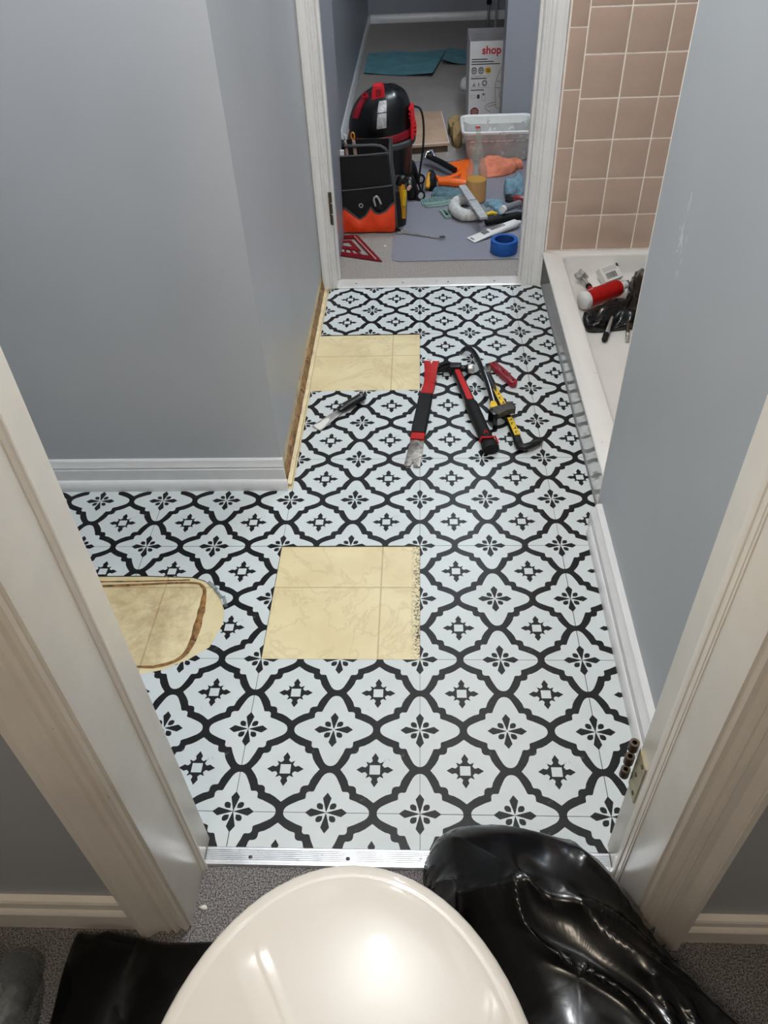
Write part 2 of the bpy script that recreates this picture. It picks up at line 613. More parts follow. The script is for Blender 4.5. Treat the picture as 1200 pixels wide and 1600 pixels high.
FLOWER = eight([(0.459, 0.0), (0.455, 0.026), (0.440, 0.052), (0.412, 0.076), (0.367, 0.1), (0.302, 0.131), (0.255, 0.148), (0.241, 0.155), (0.236, 0.166), (0.236, 0.208), (0.226, 0.226)])
STAR = eight([(0.384, 0.0), (0.328, 0.072), (0.295, 0.131), (0.283, 0.176), (0.272, 0.192), (0.238, 0.194), (0.221, 0.199), (0.208, 0.208)])
BADGE = eight([(0.206, 0.0), (0.144, 0.040), (0.118, 0.030), (0.104, 0.029), (0.081, 0.055), (0.100, 0.100)])
SQUARE = [(-0.058, -0.056), (0.058, -0.056), (0.058, 0.056), (-0.058, 0.056)]
KITE = [(0.0, 0.226), (-0.047, 0.163), (-0.004, 0.014), (0.004, 0.014), (0.047, 0.163)]
TEAR = [(0.035, 0.037), (0.037, 0.076), (0.046, 0.093), (0.062, 0.104), (0.082, 0.107), (0.100, 0.100), (0.107, 0.082), (0.104, 0.062), (0.093, 0.046), (0.076, 0.037)]


def rot4(p, k):
    c, s = ((1, 0), (0, 1), (-1, 0), (0, -1))[k]
    return [(x * c - y * s, x * s + y * c) for x, y in p]


def tris(poly):
    idx = tessellate_polygon([[Vector((x, y, 0)) for x, y in poly]])
    return [[poly[i] for i in t] for t in idx]


def ccw(poly):
    a = sum(p[0] * q[1] - q[0] * p[1] for p, q in zip(poly, poly[1:] + poly[:1]))
    return poly if a > 0 else poly[::-1]


def cut(poly, a, b, keep_left=True):
    """clip a convex polygon by the line a-b"""
    out = []
    f = lambda p: ((b[0] - a[0]) * (p[1] - a[1]) - (b[1] - a[1]) * (p[0] - a[0])) * (1 if keep_left else -1)
    for i, p in enumerate(poly):
        q = poly[(i + 1) % len(poly)]
        fp, fq = f(p), f(q)
        if fp >= 0:
            out.append(p)
        if (fp > 0 and fq < 0) or (fp < 0 and fq > 0):
            t = fp / (fp - fq)
            out.append((p[0] + (q[0] - p[0]) * t, p[1] + (q[1] - p[1]) * t))
    return out


def inside(poly, win):
    for a, b in zip(win, win[1:] + win[:1]):
        if len(poly) < 3:
            return []
        poly = cut(poly, a, b)
    return poly if len(poly) > 2 else []


def outside(poly, win):
    res = []
    for a, b in zip(win, win[1:] + win[:1]):
        piece = cut(poly, a, b, False)
        if len(piece) > 2:
            res.append(piece)
        poly = cut(poly, a, b)
        if len(poly) < 3:
            break
    return res


PRINT = []
for i in range(3):
    for j in range(3):
        PRINT += [(t, 0, (i, j)) for t in tris(FLOWER)]
        for k in range(4):
            PRINT += [(t, 1, (i, j)) for t in tris(rot4(KITE, k)) + tris(rot4(TEAR, k))]
for i in range(2):
    for j in range(2):
        o = (i + 0.5, j + 0.5)
        PRINT += [(t, 0, o) for t in tris(STAR)] + [(t, 1, o) for t in tris(BADGE)] + [(t, 2, o) for t in tris(SQUARE)]
HOLE = [(-0.396, 0.388), (-0.399, 0.425), (-0.418, 0.469), (-0.455, 0.506), (-0.484, 0.517), (-0.582, 0.521), (-0.95, 0.519), (-0.95, 0.267), (-0.531, 0.267), (-0.487, 0.279), (-0.445, 0.303), (-0.411, 0.332)]


def tile_mesh(x0, x1, y0, y1, hole=None):
    """a tile cut to x0..x1, y0..y1 (its own corner at 0,0), perhaps around a hole"""
    bm = B()
    win = [(x0, y0), (x1, y0), (x1, y1), (x0, y1)]
    e = 0.00042
    ins = [(x0 + e, y0 + e), (x1 - e, y0 + e), (x1 - e, y1 - e), (x0 + e, y1 - e)]
    slabs = outside(win, hole) if hole else [win]
    for s in slabs:
        prism(bm, s, -0.0024, 0.0, mi=2)
    for t, kind, o in PRINT:
        p = ccw([((x + o[0]) * TS / 2, (y + o[1]) * TS / 2) for x, y in t])
        p = inside(p, ins)
        if not p:
            continue
        for q in (outside(p, hole) if hole else [p]):
            z = (0.00012, 0.00024, 0.00036)[kind]
            try:
                f = bm.faces.new([bm.verts.new((a, b, z)) for a, b in q])
                f.material_index = (0, 1, 0)[kind]
            except ValueError:
                pass
    for f in bm.faces:
        if f.material_index == 2 and f.normal.z > 0.9 or (f.material_index == 2 and f.calc_center_median().z > -0.0001):
            f.material_index = 1
    for f in bm.faces:
        f.normal_update()
        if f.material_index != 2 and f.normal.z < 0:
            f.normal_flip()
    me = bpy.data.meshes.new('floor_tile')
    bm.to_mesh(me)
    bm.free()
    for m in ('tile_white', 'tile_black', 'tile_edge'):
        me.materials.append(MATS[m])
    return me


FULL_TILE = None
GAP = 0.00005
random.seed(4)
for j in range(-1, 7):
    for i in range(-4, 2):
        if (i, j) in ((-1, 1), (-1, 4)):
            continue            # two tiles were lifted: old vinyl shows
        X0, X1, Y0, Y1 = i * TS, (i + 1) * TS, j * TS, (j + 1) * TS
        cx0, cx1, cy0, cy1 = X0 + GAP, X1 - GAP, max(Y0, -0.062) + GAP, min(Y1, 1.842) - GAP
        if i < -1:
            cy0, cy1 = max(cy0, -0.062), min(cy1, 0.802)
        cx0 = max(cx0, -1.2)
        if i == 1:
            cx1 = 0.404
        if cy1 - cy0 < 0.01 or cx1 - cx0 < 0.01:
            continue
        hole = None
        if i in (-4, -3, -2) and j in (0, 1):
            hole = [(x - X0, y - Y0) for x, y in HOLE]
        whole = hole is None and cx1 - cx0 > TS - 0.001 and cy1 - cy0 > TS - 0.001
        if whole and FULL_TILE is None:
            FULL_TILE = tile_mesh(GAP, TS - GAP, GAP, TS - GAP)
        me = FULL_TILE if whole else tile_mesh(cx0 - X0, cx1 - X0, cy0 - Y0, cy1 - Y0, hole)
        o = bpy.data.objects.new('floor_tile', me)
        COL.objects.link(o)
        o.parent = floor
        o.location = (X0 + random.uniform(-0.0002, 0.0002), Y0, random.uniform(-0.0001, 0.0002))

# old caulk outline where the toilet stood
bm = B()
P = smooth_loop([(-0.90, 0.493, 0), (-0.671, 0.494, 0), (-0.50, 0.503, 0), (-0.458, 0.492, 0), (-0.449, 0.455, 0), (-0.447, 0.40, 0), (-0.449, 0.345, 0), (-0.463, 0.308, 0), (-0.504, 0.288, 0), (-0.56, 0.286, 0), (-0.90, 0.285, 0)], 8, False)
rad = []
for k, p in enumerate(P):
    w = 0.0032 + 0.0052 * max(0, 1 - abs(p.y - 0.39) / 0.11) if p.x > -0.52 else 0.003
    rad.append(w * (1 + 0.35 * noise.noise(Vector((p.x * 60, p.y * 60, 3)))))
tube(bm, [(p.x, p.y, -0.002) for p in P], rad, 8, True, 0.35)
part('caulk_residue', bm, 'caulk_brown', floor, 'brown dirty caulk outline of the removed toilet')
bm = B()
tube(bm, [(-0.90, 0.504, -0.0022), (-0.6, 0.507, -0.0022), (-0.49, 0.511, -0.0022)], 0.002, 6, True, 0.4)
part('caulk_residue', bm, 'caulk_brown', floor)
# curled sliver of film at the rim of the hole
bm = B()
for k, (x, y, a) in enumerate(((-0.428, 0.462, -0.9), (-0.444, 0.484, -0.75), (-0.41, 0.44, -1.2))):
    box(bm, -0.016, 0.016, -0.0035, 0.0035, 0.0005, 0.002, M=Matrix.Translation((x + 0.008, y + 0.008, 0)) @ Matrix.Rotation(a, 4, 'Z') @ Matrix.Rotation(0.12, 4, 'X'))
part('film_scrap', bm, 'clear_film', floor)

# ------------------------------------------------------------------ walls
bm = B()
box(bm, -1.3, -0.44, 0.82, 0.93, 0, H)
wall_back = struct('wall_back', bm, 'wall_paint', 'grey painted bathroom wall above the white baseboard')
bm = B()
box(bm, -0.44, -0.325, 0.82, 1.84, 0.068, H)
box(bm, -0.44, -0.337, 0.825, 1.84, 0, 0.068)
wall_left = struct('wall_left', bm, 'wall_paint', 'grey painted side wall with its baseboard removed')
bm = B()
box(bm, -0.44, -0.29, 1.84, 1.95, 0, H)
box(bm, 0.352, 1.3, 1.84, 1.95, 0, H)
box(bm, -0.29, 0.352, 1.84, 1.95, 2.045, H)
wall_far = struct('wall_far', bm, 'wall_paint', 'wall around the far doorway beside the shower')
bm = B()
box(bm, 0.395, 1.3, -0.05, 0.70, 0, H)
wall_right = struct('wall_right', bm, 'wall_paint_scuffed', 'blue-grey wall with pale scuffs in front of the shower')
bm = B()
box(bm, 0.3945, 0.410, 0.7002, 0.7035, 0.0, 2.1, 0.001)
part('edge_trim', bm, 'grout', wall_right, 'thin white edge strip')
bm = B()
box(bm, 1.2, 1.3, 0.70, 1.84, 0, H)
struct('wall_shower', bm, 'wall_paint', 'side wall of the shower alcove')
bm = B()
box(bm, -1.35, -1.25, -0.05, 0.82, 0, H)
struct('wall_toilet', bm, 'wall_paint', 'wall behind the place of the removed toilet')
bm = B()
box(bm, -1.3, -0.346, -0.17, -0.05, 0, H)
wall_front_l = struct('wall_hall_left', bm, 'wall_paint', 'dark grey hallway wall beside the near doorway casing')
bm = B()
box(bm, 0.302, 1.5, -0.17, -0.05, 0, H)
wall_front_r = struct('wall_hall_right', bm, 'wall_paint', 'shaded hallway wall beyond the black bag')
bm = B()
box(bm, -0.346, 0.302, -0.17, -0.05, 2.045, H)
struct('wall_header', bm, 'wall_paint', 'wall above the near doorway')
for nm, q, lb in (('wall_hall_end', (-1.4, 1.6, -2.5, -2.4), 'grey hallway wall facing the near doorway'), ('wall_hall_west', (-1.4, -1.3, -2.4, -0.17), 'grey hallway side wall by the clear bag'), ('wall_hall_east', (1.5, 1.6, -2.4, -0.17), 'grey hallway side wall by the black bag')):
    bm = B()
    box(bm, *q, 0, H)
    struct(nm, bm, 'wall_paint', lb)
bm = B()
box(bm, -0.44, -0.286, 1.95, 2.42, 0, H)
struct('wall_bedroom_return', bm, 'bedroom_paint', 'short grey wall just inside the far doorway')
bm = B()
box(bm, -0.6, -0.378, 2.42, 6.1, 0, H)
struct('wall_bedroom_left', bm, 'bedroom_paint', 'long grey wall of the room beyond')
bm = B()
box(bm, -0.6, 2.7, 6.05, 6.15, 0, H)
struct('wall_bedroom_back', bm, 'bedroom_paint', 'far end wall of the room beyond')
bm = B()
box(bm, 0.378, 1.1, 3.3, 3.42, 0, H)
struct('wall_bedroom_stub', bm, 'bedroom_paint', 'grey wall end hiding half the printed carton')
bm = B()
box(bm, 2.6, 2.7, 1.95, 6.1, 0, H)
struct('wall_bedroom_right', bm, 'bedroom_paint', 'side wall of the room beyond')
bm = B()
box(bm, 1.3, 2.7, 1.84, 1.95, 0, H)
struct('wall_bedroom_front', bm, 'bedroom_paint', 'doorway side wall of the room beyond')
bm = B()
box(bm, -1.4, 2.7, -2.5, 6.15, H, H + 0.08)
struct('ceiling', bm, 'ceiling_paint', 'white ceiling')

# torn strip at the foot of the side wall where the baseboard came off
bm = B()
segs = 46
ys = [0.815 + (1.832 - 0.815) * k / segs for k in range(segs + 1)]
random.seed(7)
rows = []
for y in ys:
    j = lambda a: random.uniform(-a, a)
    rows.append([bm.verts.new((-0.3285 + j(0.0015), y, 0.036 + j(0.004))), bm.verts.new((-0.3235 + j(0.003), y, 0.028 + j(0.004))), bm.verts.new((-0.3205 + j(0.003), y, 0.018 + j(0.004))), bm.verts.new((-0.3190 + j(0.002), y, 0.009 + j(0.002))), bm.verts.new((-0.318, y, 0.0)), bm.verts.new((-0.337, y, 0.0)), bm.verts.new((-0.337, y, 0.04))])
for a, b in zip(rows, rows[1:]):
    for k in range(7):
        bm.faces.new((a[k], a[(k + 1) % 7], b[(k + 1) % 7], b[k]))
bm.faces.new(rows[0])
bm.faces.new(rows[-1][::-1])
trim1 = struct('trim_1', bm, 'raw_wood', 'torn brown wood strip along the foot of the side wall', 25)
bm = B()
rows = []
for y in ys:
    j = lambda a: random.uniform(-a, a)
    rows.append([bm.verts.new((-0.3265, y, 0.069)), bm.verts.new((-0.3262 + j(0.0006), y, 0.034 + j(0.005))), bm.verts.new((-0.337, y, 0.034)), bm.verts.new((-0.337, y, 0.069))])
for a, b in zip(rows, rows[1:]):
    for k in range(4):
        bm.faces.new((a[k], a[(k + 1) % 4], b[(k + 1) % 4], b[k]))
part('drywall_edge', bm, 'raw_drywall', trim1)
bm = B()
rows = []
for y in ys:
    w = -0.3085 + random.uniform(-0.0008, 0.0008)
    rows.append([bm.verts.new((w, y, 0.0)), bm.verts.new((w, y, 0.0045)), bm.verts.new((-0.3185, y, 0.0075)), bm.verts.new((-0.3185, y, 0.0))])
for a, b in zip(rows, rows[1:]):
    for k in range(4):
        bm.faces.new((a[k], a[(k + 1) % 4], b[(k + 1) % 4], b[k]))
bm.faces.new(rows[0])
bm.faces.new(rows[-1][::-1])
part('floor_strip', bm, 'pale_strip', trim1)

# ------------------------------------------------------------------ baseboards


def run(profile, p, along, depth, length, z=0.0):
    """extrude a (depth, height) profile: p = start at the wall face, along / depth = directions"""
    bm = B()
    a, d = Vector((*along, 0)), Vector((*depth, 0))
    M = Matrix(((d.x, 0, a.x, p[0]), (d.y, 0, a.y, p[1]), (0, 1, 0, z), (0, 0, 0, 1)))
    prism(bm, profile, 0, length, M)
    return bm


BASE = [(0, 0), (0.0125, 0), (0.0125, 0.056), (0.0100, 0.060), (0.0120, 0.064), (0.0085, 0.072), (0.0070, 0.080), (0.0045, 0.083), (0, 0.083)]
SHOE = [(0.0125, 0), (0.0240, 0), (0.0240, 0.009), (0.0222, 0.018), (0.0185, 0.0245), (0.0150, 0.027), (0.0125, 0.027)]
b = struct('baseboard_back', run(BASE, (-1.25, 0.82), (1, 0), (0, -1), 0.93), 'base_paint', 'white baseboard under the grey bathroom wall', 25)
part('shoe_moulding', run(SHOE, (-1.25, 0.82), (1, 0), (0, -1), 0.935), 'base_paint', b)
sc = [(d * 1.75, h * 0.78) for d, h in BASE]
b = struct('baseboard_right', run(sc, (0.395, 0.672), (0, -1), (-1, 0), 0.715), 'base_paint', 'white baseboard under the scuffed wall', 25)
part('shoe_moulding', run([(d * 0.72 + 0.0128, h * 0.9) for d, h in SHOE], (0.395, 0.645), (0, -1), (-1, 0), 0.66), 'base_paint', b)
HB = [(0, 0), (0.012, 0), (0.012, 0.050), (0.0145, 0.054), (0.0125, 0.060), (0.009, 0.064), (0.0085, 0.082), (0.0105, 0.085), (0.0085, 0.090), (0, 0.092)]
struct('baseboard_hall_left', run(HB, (-1.3, -0.17), (1, 0), (0, -1), 0.894), 'trim_paint', 'white baseboard of the hallway wall by the clear bag', 25)
struct('baseboard_hall_right', run([(d, h * 0.8) for d, h in HB], (0.362, -0.17), (1, 0), (0, -1), 1.13), 'trim_paint', 'cream baseboard in the dark hallway corner', 25)
PB = [(0, 0), (0.016, 0), (0.016, 0.045), (0.008, 0.055), (0, 0.055)]
struct('baseboard_bedroom_left', run(PB, (-0.378, 6.05), (0, -1), (1, 0), 3.63), 'base_paint', 'white baseboard along the long wall beyond')
struct('baseboard_bedroom_back', run(PB, (-0.362, 6.05), (1, 0), (0, -1), 2.9), 'base_paint', 'white baseboard across the far end wall')

# ------------------------------------------------------------------ door frames
CAS = [(0, 0), (0, 0.006), (0.0025, 0.0085), (0.0065, 0.0085), (0.0085, 0.0065), (0.0115, 0.0065), (0.014, 0.0105), (0.0185, 0.0115), (0.0205, 0.0085), (0.0245, 0.0080), (0.0275, 0.0115), (0.0305, 0.0120), (0.034, 0.0095), (0.044, 0.0105), (0.052, 0.0145), (0.0555, 0.0165), (0.0575, 0.0160), (0.0585, 0.0175), (0.066, 0.0175), (0.068, 0.016), (0.068, 0)]


def casing(x, sx, y, sy, z0, z1, w=1.0):
    bm = B()
    M = Matrix(((sx, 0, 0, x), (0, sy, 0, y), (0, 0, 1, 0), (0, 0, 0, 1)))
    prism(bm, [(u * w, v) for u, v in CAS], z0, z1, M)
    return bm


def head(x0, x1, y, sy, z, w=1.0):
    bm = B()
    M = Matrix(((0, 0, 1, x0), (0, sy, 0, y), (1, 0, 0, z), (0, 0, 0, 1)))
    prism(bm, [(u * w, v) for u, v in CAS], 0, x1 - x0, M)
    return bm


def frame_root(name, label, loc):
    o = bpy.data.objects.new(name, None)
    COL.objects.link(o)
    o.location = loc
    o['kind'] = 'structure'
    o['label'] = label
    ORG[o.name] = Vector(loc)
    return o


d1 = frame_root('door_1', 'near doorway frame, painted cream white, its door taken off', (-0.02, -0.11, 0))
bm = B(); box(bm, -0.346, -0.334, -0.176, -0.045, 0, 2.045, 0.0012)
part('jamb', bm, 'trim_paint', d1)
bm = B(); box(bm, 0.290, 0.302, -0.176, -0.045, 0, 2.045, 0.0012)
part('jamb', bm, 'trim_paint', d1)
bm = B(); box(bm, -0.346, 0.302, -0.176, -0.045, 2.033, 2.045)
part('head_jamb', bm, 'trim_paint', d1)
STOP = [(-0.112, 0), (-0.088, 0), (-0.088, 0.008), (-0.090, 0.0095), (-0.098, 0.0095), (-0.1005, 0.008), (-0.1015, 0.0055), (-0.106, 0.0045), (-0.1085, 0.0045), (-0.1095, 0.0025), (-0.112, 0.002)]
STOP_L = [(-0.0985, 0), (-0.0880, 0), (-0.0880, 0.0045), (-0.0900, 0.0055), (-0.0925, 0.0050), (-0.0940, 0.0032), (-0.0965, 0.0026), (-0.0985, 0.0012)]
for x, s in ((-0.334, 1), (0.290, -1)):
    bm = B()
    prism(bm, [(d, y) for y, d in (STOP_L if s > 0 else [(a, b * 0.5) for a, b in STOP])], 0, 2.033, Matrix(((s, 0, 0, x), (0, 1, 0, 0), (0, 0, 1, 0), (0, 0, 0, 1))))
    part('door_stop', bm, 'trim_paint', d1, None, 25)
CAS = [(u, v * 1.35) for u, v in CAS]
part('casing', casing(-0.338, -1, -0.17, -1, 0, 2.04), 'trim_paint', d1, None, 25)
part('casing', casing(0.294, 1, -0.17, -1, 0, 2.04), 'trim_paint', d1, None, 25)
part('head_casing', head(-0.406, 0.362, -0.17, -1, 2.037), 'trim_paint', d1, None, 25)
bm = B(); box(bm, 0.330, 0.394, -0.050, -0.036, 0, 2.06, 0.002)
part('casing', bm, 'trim_paint', d1)
# bare hinge left on the jamb
bm = B()
prism(bm, [(-0.076, 0.196), (-0.0455, 0.196), (-0.0455, 0.284), (-0.076, 0.284)], 0, 0.0018, Matrix(((0, 0, -1, 0.290), (1, 0, 0, 0), (0, 1, 0, 0), (0, 0, 0, 1))))
hg = part('hinge', bm, 'brass', d1, 'brass hinge leaf with three empty barrels')
for z0, z1 in ((0.198, 0.215), (0.232, 0.249), (0.266, 0.283)):
    bm = B()
    lathe(bm, [(0.0034, z1 - 0.008), (0.0034, z1), (0.0066, z1), (0.0066, z0), (0.0, z0)], 14, Matrix.Translation((0.2835, -0.036, 0)))
    part('barrel', bm, 'hinge_brown', hg)
for y, z in ((-0.066, 0.206), (-0.058, 0.24), (-0.066, 0.274)):
    bm = B()
    lathe(bm, [(0, 0.0012), (0.0028, 0.0010), (0.0036, 0)], 10, Matrix(((0, 0, -1, 0.2882), (1, 0, 0, y), (0, 1, 0, z), (0, 0, 0, 1))))
    part('screw', bm, 'hinge_brown', hg)

d2 = frame_root('door_2', 'far doorway frame, painted white, leading to the carpeted room', (0.03, 1.9, 0))
bm = B(); box(bm, -0.29, -0.279, 1.838, 1.955, 0, 2.045, 0.0012)
part('jamb', bm, 'trim_white', d2)
bm = B(); box(bm, 0.340, 0.352, 1.838, 1.955, 0, 2.045, 0.0012)
part('jamb', bm, 'trim_white', d2)
bm = B(); box(bm, -0.29, 0.352, 1.838, 1.955, 2.033, 2.045)
part('head_jamb', bm, 'trim_white', d2)
CAS = [(u, v / 1.35) for u, v in CAS]
part('casing', casing(0.337, 1, 1.84, -1, 0, 2.04, 0.92), 'trim_white', d2, None, 25)
part('casing', casing(-0.277, -1, 1.84, -1, 0, 2.04, 0.70), 'trim_white', d2, None, 25)
part('head_casing', head(-0.325, 0.40, 1.84, -1, 2.037), 'trim_white', d2, None, 25)
for x, s in ((-0.279, 1), (0.340, -1)):
    bm = B(); box(bm, min(x, x + s * 0.009), max(x, x + s * 0.009), 1.885, 1.915, 0, 2.033, 0.0015)
    part('door_stop', bm, 'trim_white', d2)
bm = B(); box(bm, -0.2815, -0.2775, 1.826, 1.830, 0.222, 0.322)
hg = part('hinge', bm, 'hinge_brown', d2, 'brown tarnished hinge on the far doorway')
for z0, z1 in ((0.222, 0.252), (0.257, 0.287), (0.292, 0.322)):
    bm = B()
    lathe(bm, [(0, z0), (0.0042, z0), (0.0042, z1), (0, z1)], 12, Matrix.Translation((-0.275, 1.825, 0)))
    part('barrel', bm, 'hinge_brown', hg)

# metal thresholds
bm = B()
prof = [(-0.0885, 0.0), (-0.0885, 0.0015), (-0.0865, 0.0042), (-0.0835, 0.0046)]
for k in range(7):
    y = -0.082 + k * 0.0029
    prof += [(y, 0.0050), (y + 0.0017, 0.0050), (y + 0.0018, 0.0041), (y + 0.0027, 0.0041)]
prof += [(-0.0605, 0.0044), (-0.0580, 0.0012), (-0.0580, 0.0)]
prism(bm, prof, -0.333, 0.289, Matrix(((0, 0, 1, 0), (1, 0, 0, 0), (0, 1, 0, 0), (0, 0, 0, 1))))
th = single('threshold_strip', bm, 'aluminium', 'ribbed aluminium threshold strip between the grey carpet and patterned tiles', 'threshold', None, 20)
for x in (-0.263, -0.111, 0.041, 0.193):
    bm = B()
    lathe(bm, [(0, 0.0058), (0.0022, 0.0056), (0.0036, 0.0046), (0.0036, 0.003)], 12, Matrix.Translation((x, -0.0755, 0)))
    part('screw', bm, 'screw_dark', th)
bm = B()
MATS_T = mat('white_metal', (214, 210, 204), 0.35, 0.1, var=0.05, vscale=30, spots=((150, 146, 140), 60, 0.62, 0.72))
prism(bm, [(1.832, 0), (1.832, 0.002), (1.838, 0.0045), (1.886, 0.0052), (1.898, 0.002), (1.898, 0)], -0.279, 0.340, Matrix(((0, 0, 1, 0), (1, 0, 0, 0), (0, 1, 0, 0), (0, 0, 0, 1))))
th = single('threshold_strip', bm, 'white_metal', 'plain pale metal threshold strip in the far doorway', 'threshold', None, 20)
for x in (-0.215, -0.058, 0.095, 0.25):
    bm = B()
    lathe(bm, [(0, 0.0058), (0.0022, 0.0058), (0.0032, 0.0046), (0.0032, 0.003)], 12, Matrix.Translation((x, 1.858, 0)))
    part('screw', bm, 'screw_dark', th)

# ------------------------------------------------------------------ shower: tiled wall and pan
bm = B()
box(bm, 0.402, 1.2, 1.8345, 1.842, 0.10, 1.70)
grout = struct('wall_shower_back', bm, 'grout', 'pinkish brown tiled wall with pale grout above the shower pan')


def wall_tile(w, h):
    bm = B()
    box(bm, -w / 2, w / 2, -0.0016, 0.004, -h / 2, h / 2, 0.0012, 2)
    return finish_mesh('wall_tile', bm, 'wall_tile_pink')


sq = wall_tile(0.1066, 0.1068)
cols = [0.4560 + 0.1105 * k for k in range(7)]
rows_z = [0.118 + 0.1109 * k for k in range(14)]
for cx in cols:
    for cz in rows_z:
        o = bpy.data.objects.new('wall_tile', sq)
        COL.objects.link(o)
        o.parent = grout
        o.location = (cx + 0.055, 1.8345 + random.uniform(-0.0003, 0.0003), cz + 0.0555)
zz = [0.118, 0.272, 0.430, 0.586, 0.738, 0.892, 1.048, 1.204, 1.36, 1.516, 1.67]
for a, b2 in zip(zz, zz[1:]):
    o = bpy.data.objects.new('edge_tile', wall_tile(0.0455, b2 - a - 0.0035))
    COL.objects.link(o)
    o.parent = grout
    o.location = (0.4312, 1.8345, (a + b2) / 2)


def rrect(x0, x1, y0, y1, r, z, n=6):
    out = []
    for cx, cy, a0 in ((x1 - r, y1 - r, 0), (x0 + r, y1 - r, 90), (x0 + r, y0 + r, 180), (x1 - r, y0 + r, 270)):
        for k in range(n + 1):
            a = math.radians(a0 + 90 * k / n)
            out.append((cx + r * math.cos(a), cy + r * math.sin(a), z))
    return out


def loft(bm, loops, cap_first=True, cap_last=True):
    R = [[bm.verts.new(p) for p in L] for L in loops]
    n = len(R[0])
    for A, C in zip(R, R[1:]):
        for k in range(n):
            bm.faces.new((A[k], A[(k + 1) % n], C[(k + 1) % n], C[k]))
    if cap_first:
        bm.faces.new(R[0][::-1])
    if cap_last:
        bm.faces.new(R[-1])
    bmesh.ops.recalc_face_normals(bm, faces=bm.faces[:])
    return bm


bm = B()
loops = [rrect(0.4040, 1.199, 0.704, 1.8325, 0.004, 0.0), rrect(0.3995, 1.199, 0.704, 1.8325, 0.004, 0.100),
         rrect(0.3965, 1.199, 0.704, 1.8325, 0.006, 0.106), rrect(0.3955, 1.199, 0.704, 1.8325, 0.008, 0.112), rrect(0.3985, 1.197, 0.705, 1.8305, 0.008, 0.1155),
         rrect(0.448, 1.15, 0.755, 1.806, 0.02, 0.1165), rrect(0.454, 1.144, 0.761, 1.802, 0.026, 0.1145), rrect(0.457, 1.140, 0.765, 1.800, 0.03, 0.109),
         rrect(0.466, 1.125, 0.785, 1.796, 0.045, 0.060), rrect(0.474, 1.115, 0.795, 1.790, 0.05, 0.046), rrect(0.490, 1.10, 0.81, 1.776, 0.05, 0.041), rrect(0.60, 1.0, 0.95, 1.65, 0.05, 0.0385)]
loft(bm, loops)
pan = single('shower_pan', bm, 'acrylic', 'white shower pan with raised curb beside the patterned tiles', 'shower pan', None, 50)
bm = B()
lathe(bm, [(0, 0.004), (0.04, 0.004), (0.044, 0.001), (0.044, -0.002)], 24, Matrix.Translation((0.80, 1.27, 0.0395)))
part('drain', bm, 'chrome', pan)
bm = B()
tube(bm, [(0.4035, 0.706, 0.001), (0.4035, 1.2, 0.001), (0.4035, 1.83, 0.001)], 0.0030, 8)
part('caulk_line', bm, 'grey_plastic', pan)

# ------------------------------------------------------------------ toilet standing in the hallway


def egg(inset, z, xc=-0.065, yc=-0.487, hw=0.183, af=0.240, ab=0.225, n=72, dy=0.0):
    out = []
    for k in range(n):
        t = 2 * math.pi * k / n
        s, c = math.sin(t), math.cos(t)
        if c >= 0:
            out.append((xc + (hw - inset) * s, yc + dy + (af - inset) * c, z))
        else:
            sg = 1 if s >= 0 else -1
            out.append((xc + (hw - inset) * sg * abs(s) ** 0.75, yc + dy - (ab - inset) * abs(c) ** 0.8, z))
    return out


toilet = thing('toilet', 'glossy cream white toilet with closed lid standing in the hallway', 'toilet', (-0.065, -0.487, 0))
bm = B()
loft(bm, [egg(0.006, 0.382), egg(0.001, 0.385), egg(0.0, 0.390), egg(0.001, 0.3945), egg(0.0045, 0.3985), egg(0.010, 0.4005), egg(0.0135, 0.4006), egg(0.0150, 0.4002), egg(0.0165, 0.4007), egg(0.022, 0.4020), egg(0.05, 0.4040), egg(0.10, 0.4055), egg(0.15, 0.406)])
part('lid', bm, 'porcelain_seat', toilet, None, 60)
bm = B()
loft(bm, [egg(0.012, 0.3625), egg(0.005, 0.365), egg(0.003, 0.371), egg(0.004, 0.377), egg(0.010, 0.381), egg(0.075, 0.381), egg(0.085, 0.375), egg(0.08, 0.3625)], False, False)
part('seat', bm, 'porcelain_seat', toilet)
bm = B()
loft(bm, [egg(0.070, 0.0, dy=-0.02), egg(0.066, 0.02, dy=-0.02), egg(0.085, 0.06, dy=-0.03), egg(0.090, 0.13, dy=-0.035), egg(0.075, 0.20, dy=-0.03), egg(0.048, 0.27, dy=-0.015), egg(0.022, 0.325), egg(0.014, 0.345), egg(0.012, 0.357), egg(0.018, 0.362), egg(0.07, 0.362), egg(0.08, 0.33), egg(0.11, 0.24), egg(0.14, 0.2)])
part('bowl', bm, 'porcelain', toilet, None, 60)
for sx in (-1, 1):
    bm = B()
    lathe(bm, [(0, 0.022), (0.008, 0.020), (0.012, 0.012), (0.013, 0)], 16, Matrix.Translation((-0.065 + sx * 0.075, -0.69, 0.381)))
    part('hinge_cap', bm, 'porcelain_seat', toilet)
for sx in (-1, 1):
    bm = B()
    lathe(bm, [(0, 0.02), (0.009, 0.018), (0.012, 0.008), (0.013, 0)], 16, Matrix.Translation((-0.065 + sx * 0.125, -0.52, 0.0)))
    part('bolt_cap', bm, 'porcelain_seat', toilet)

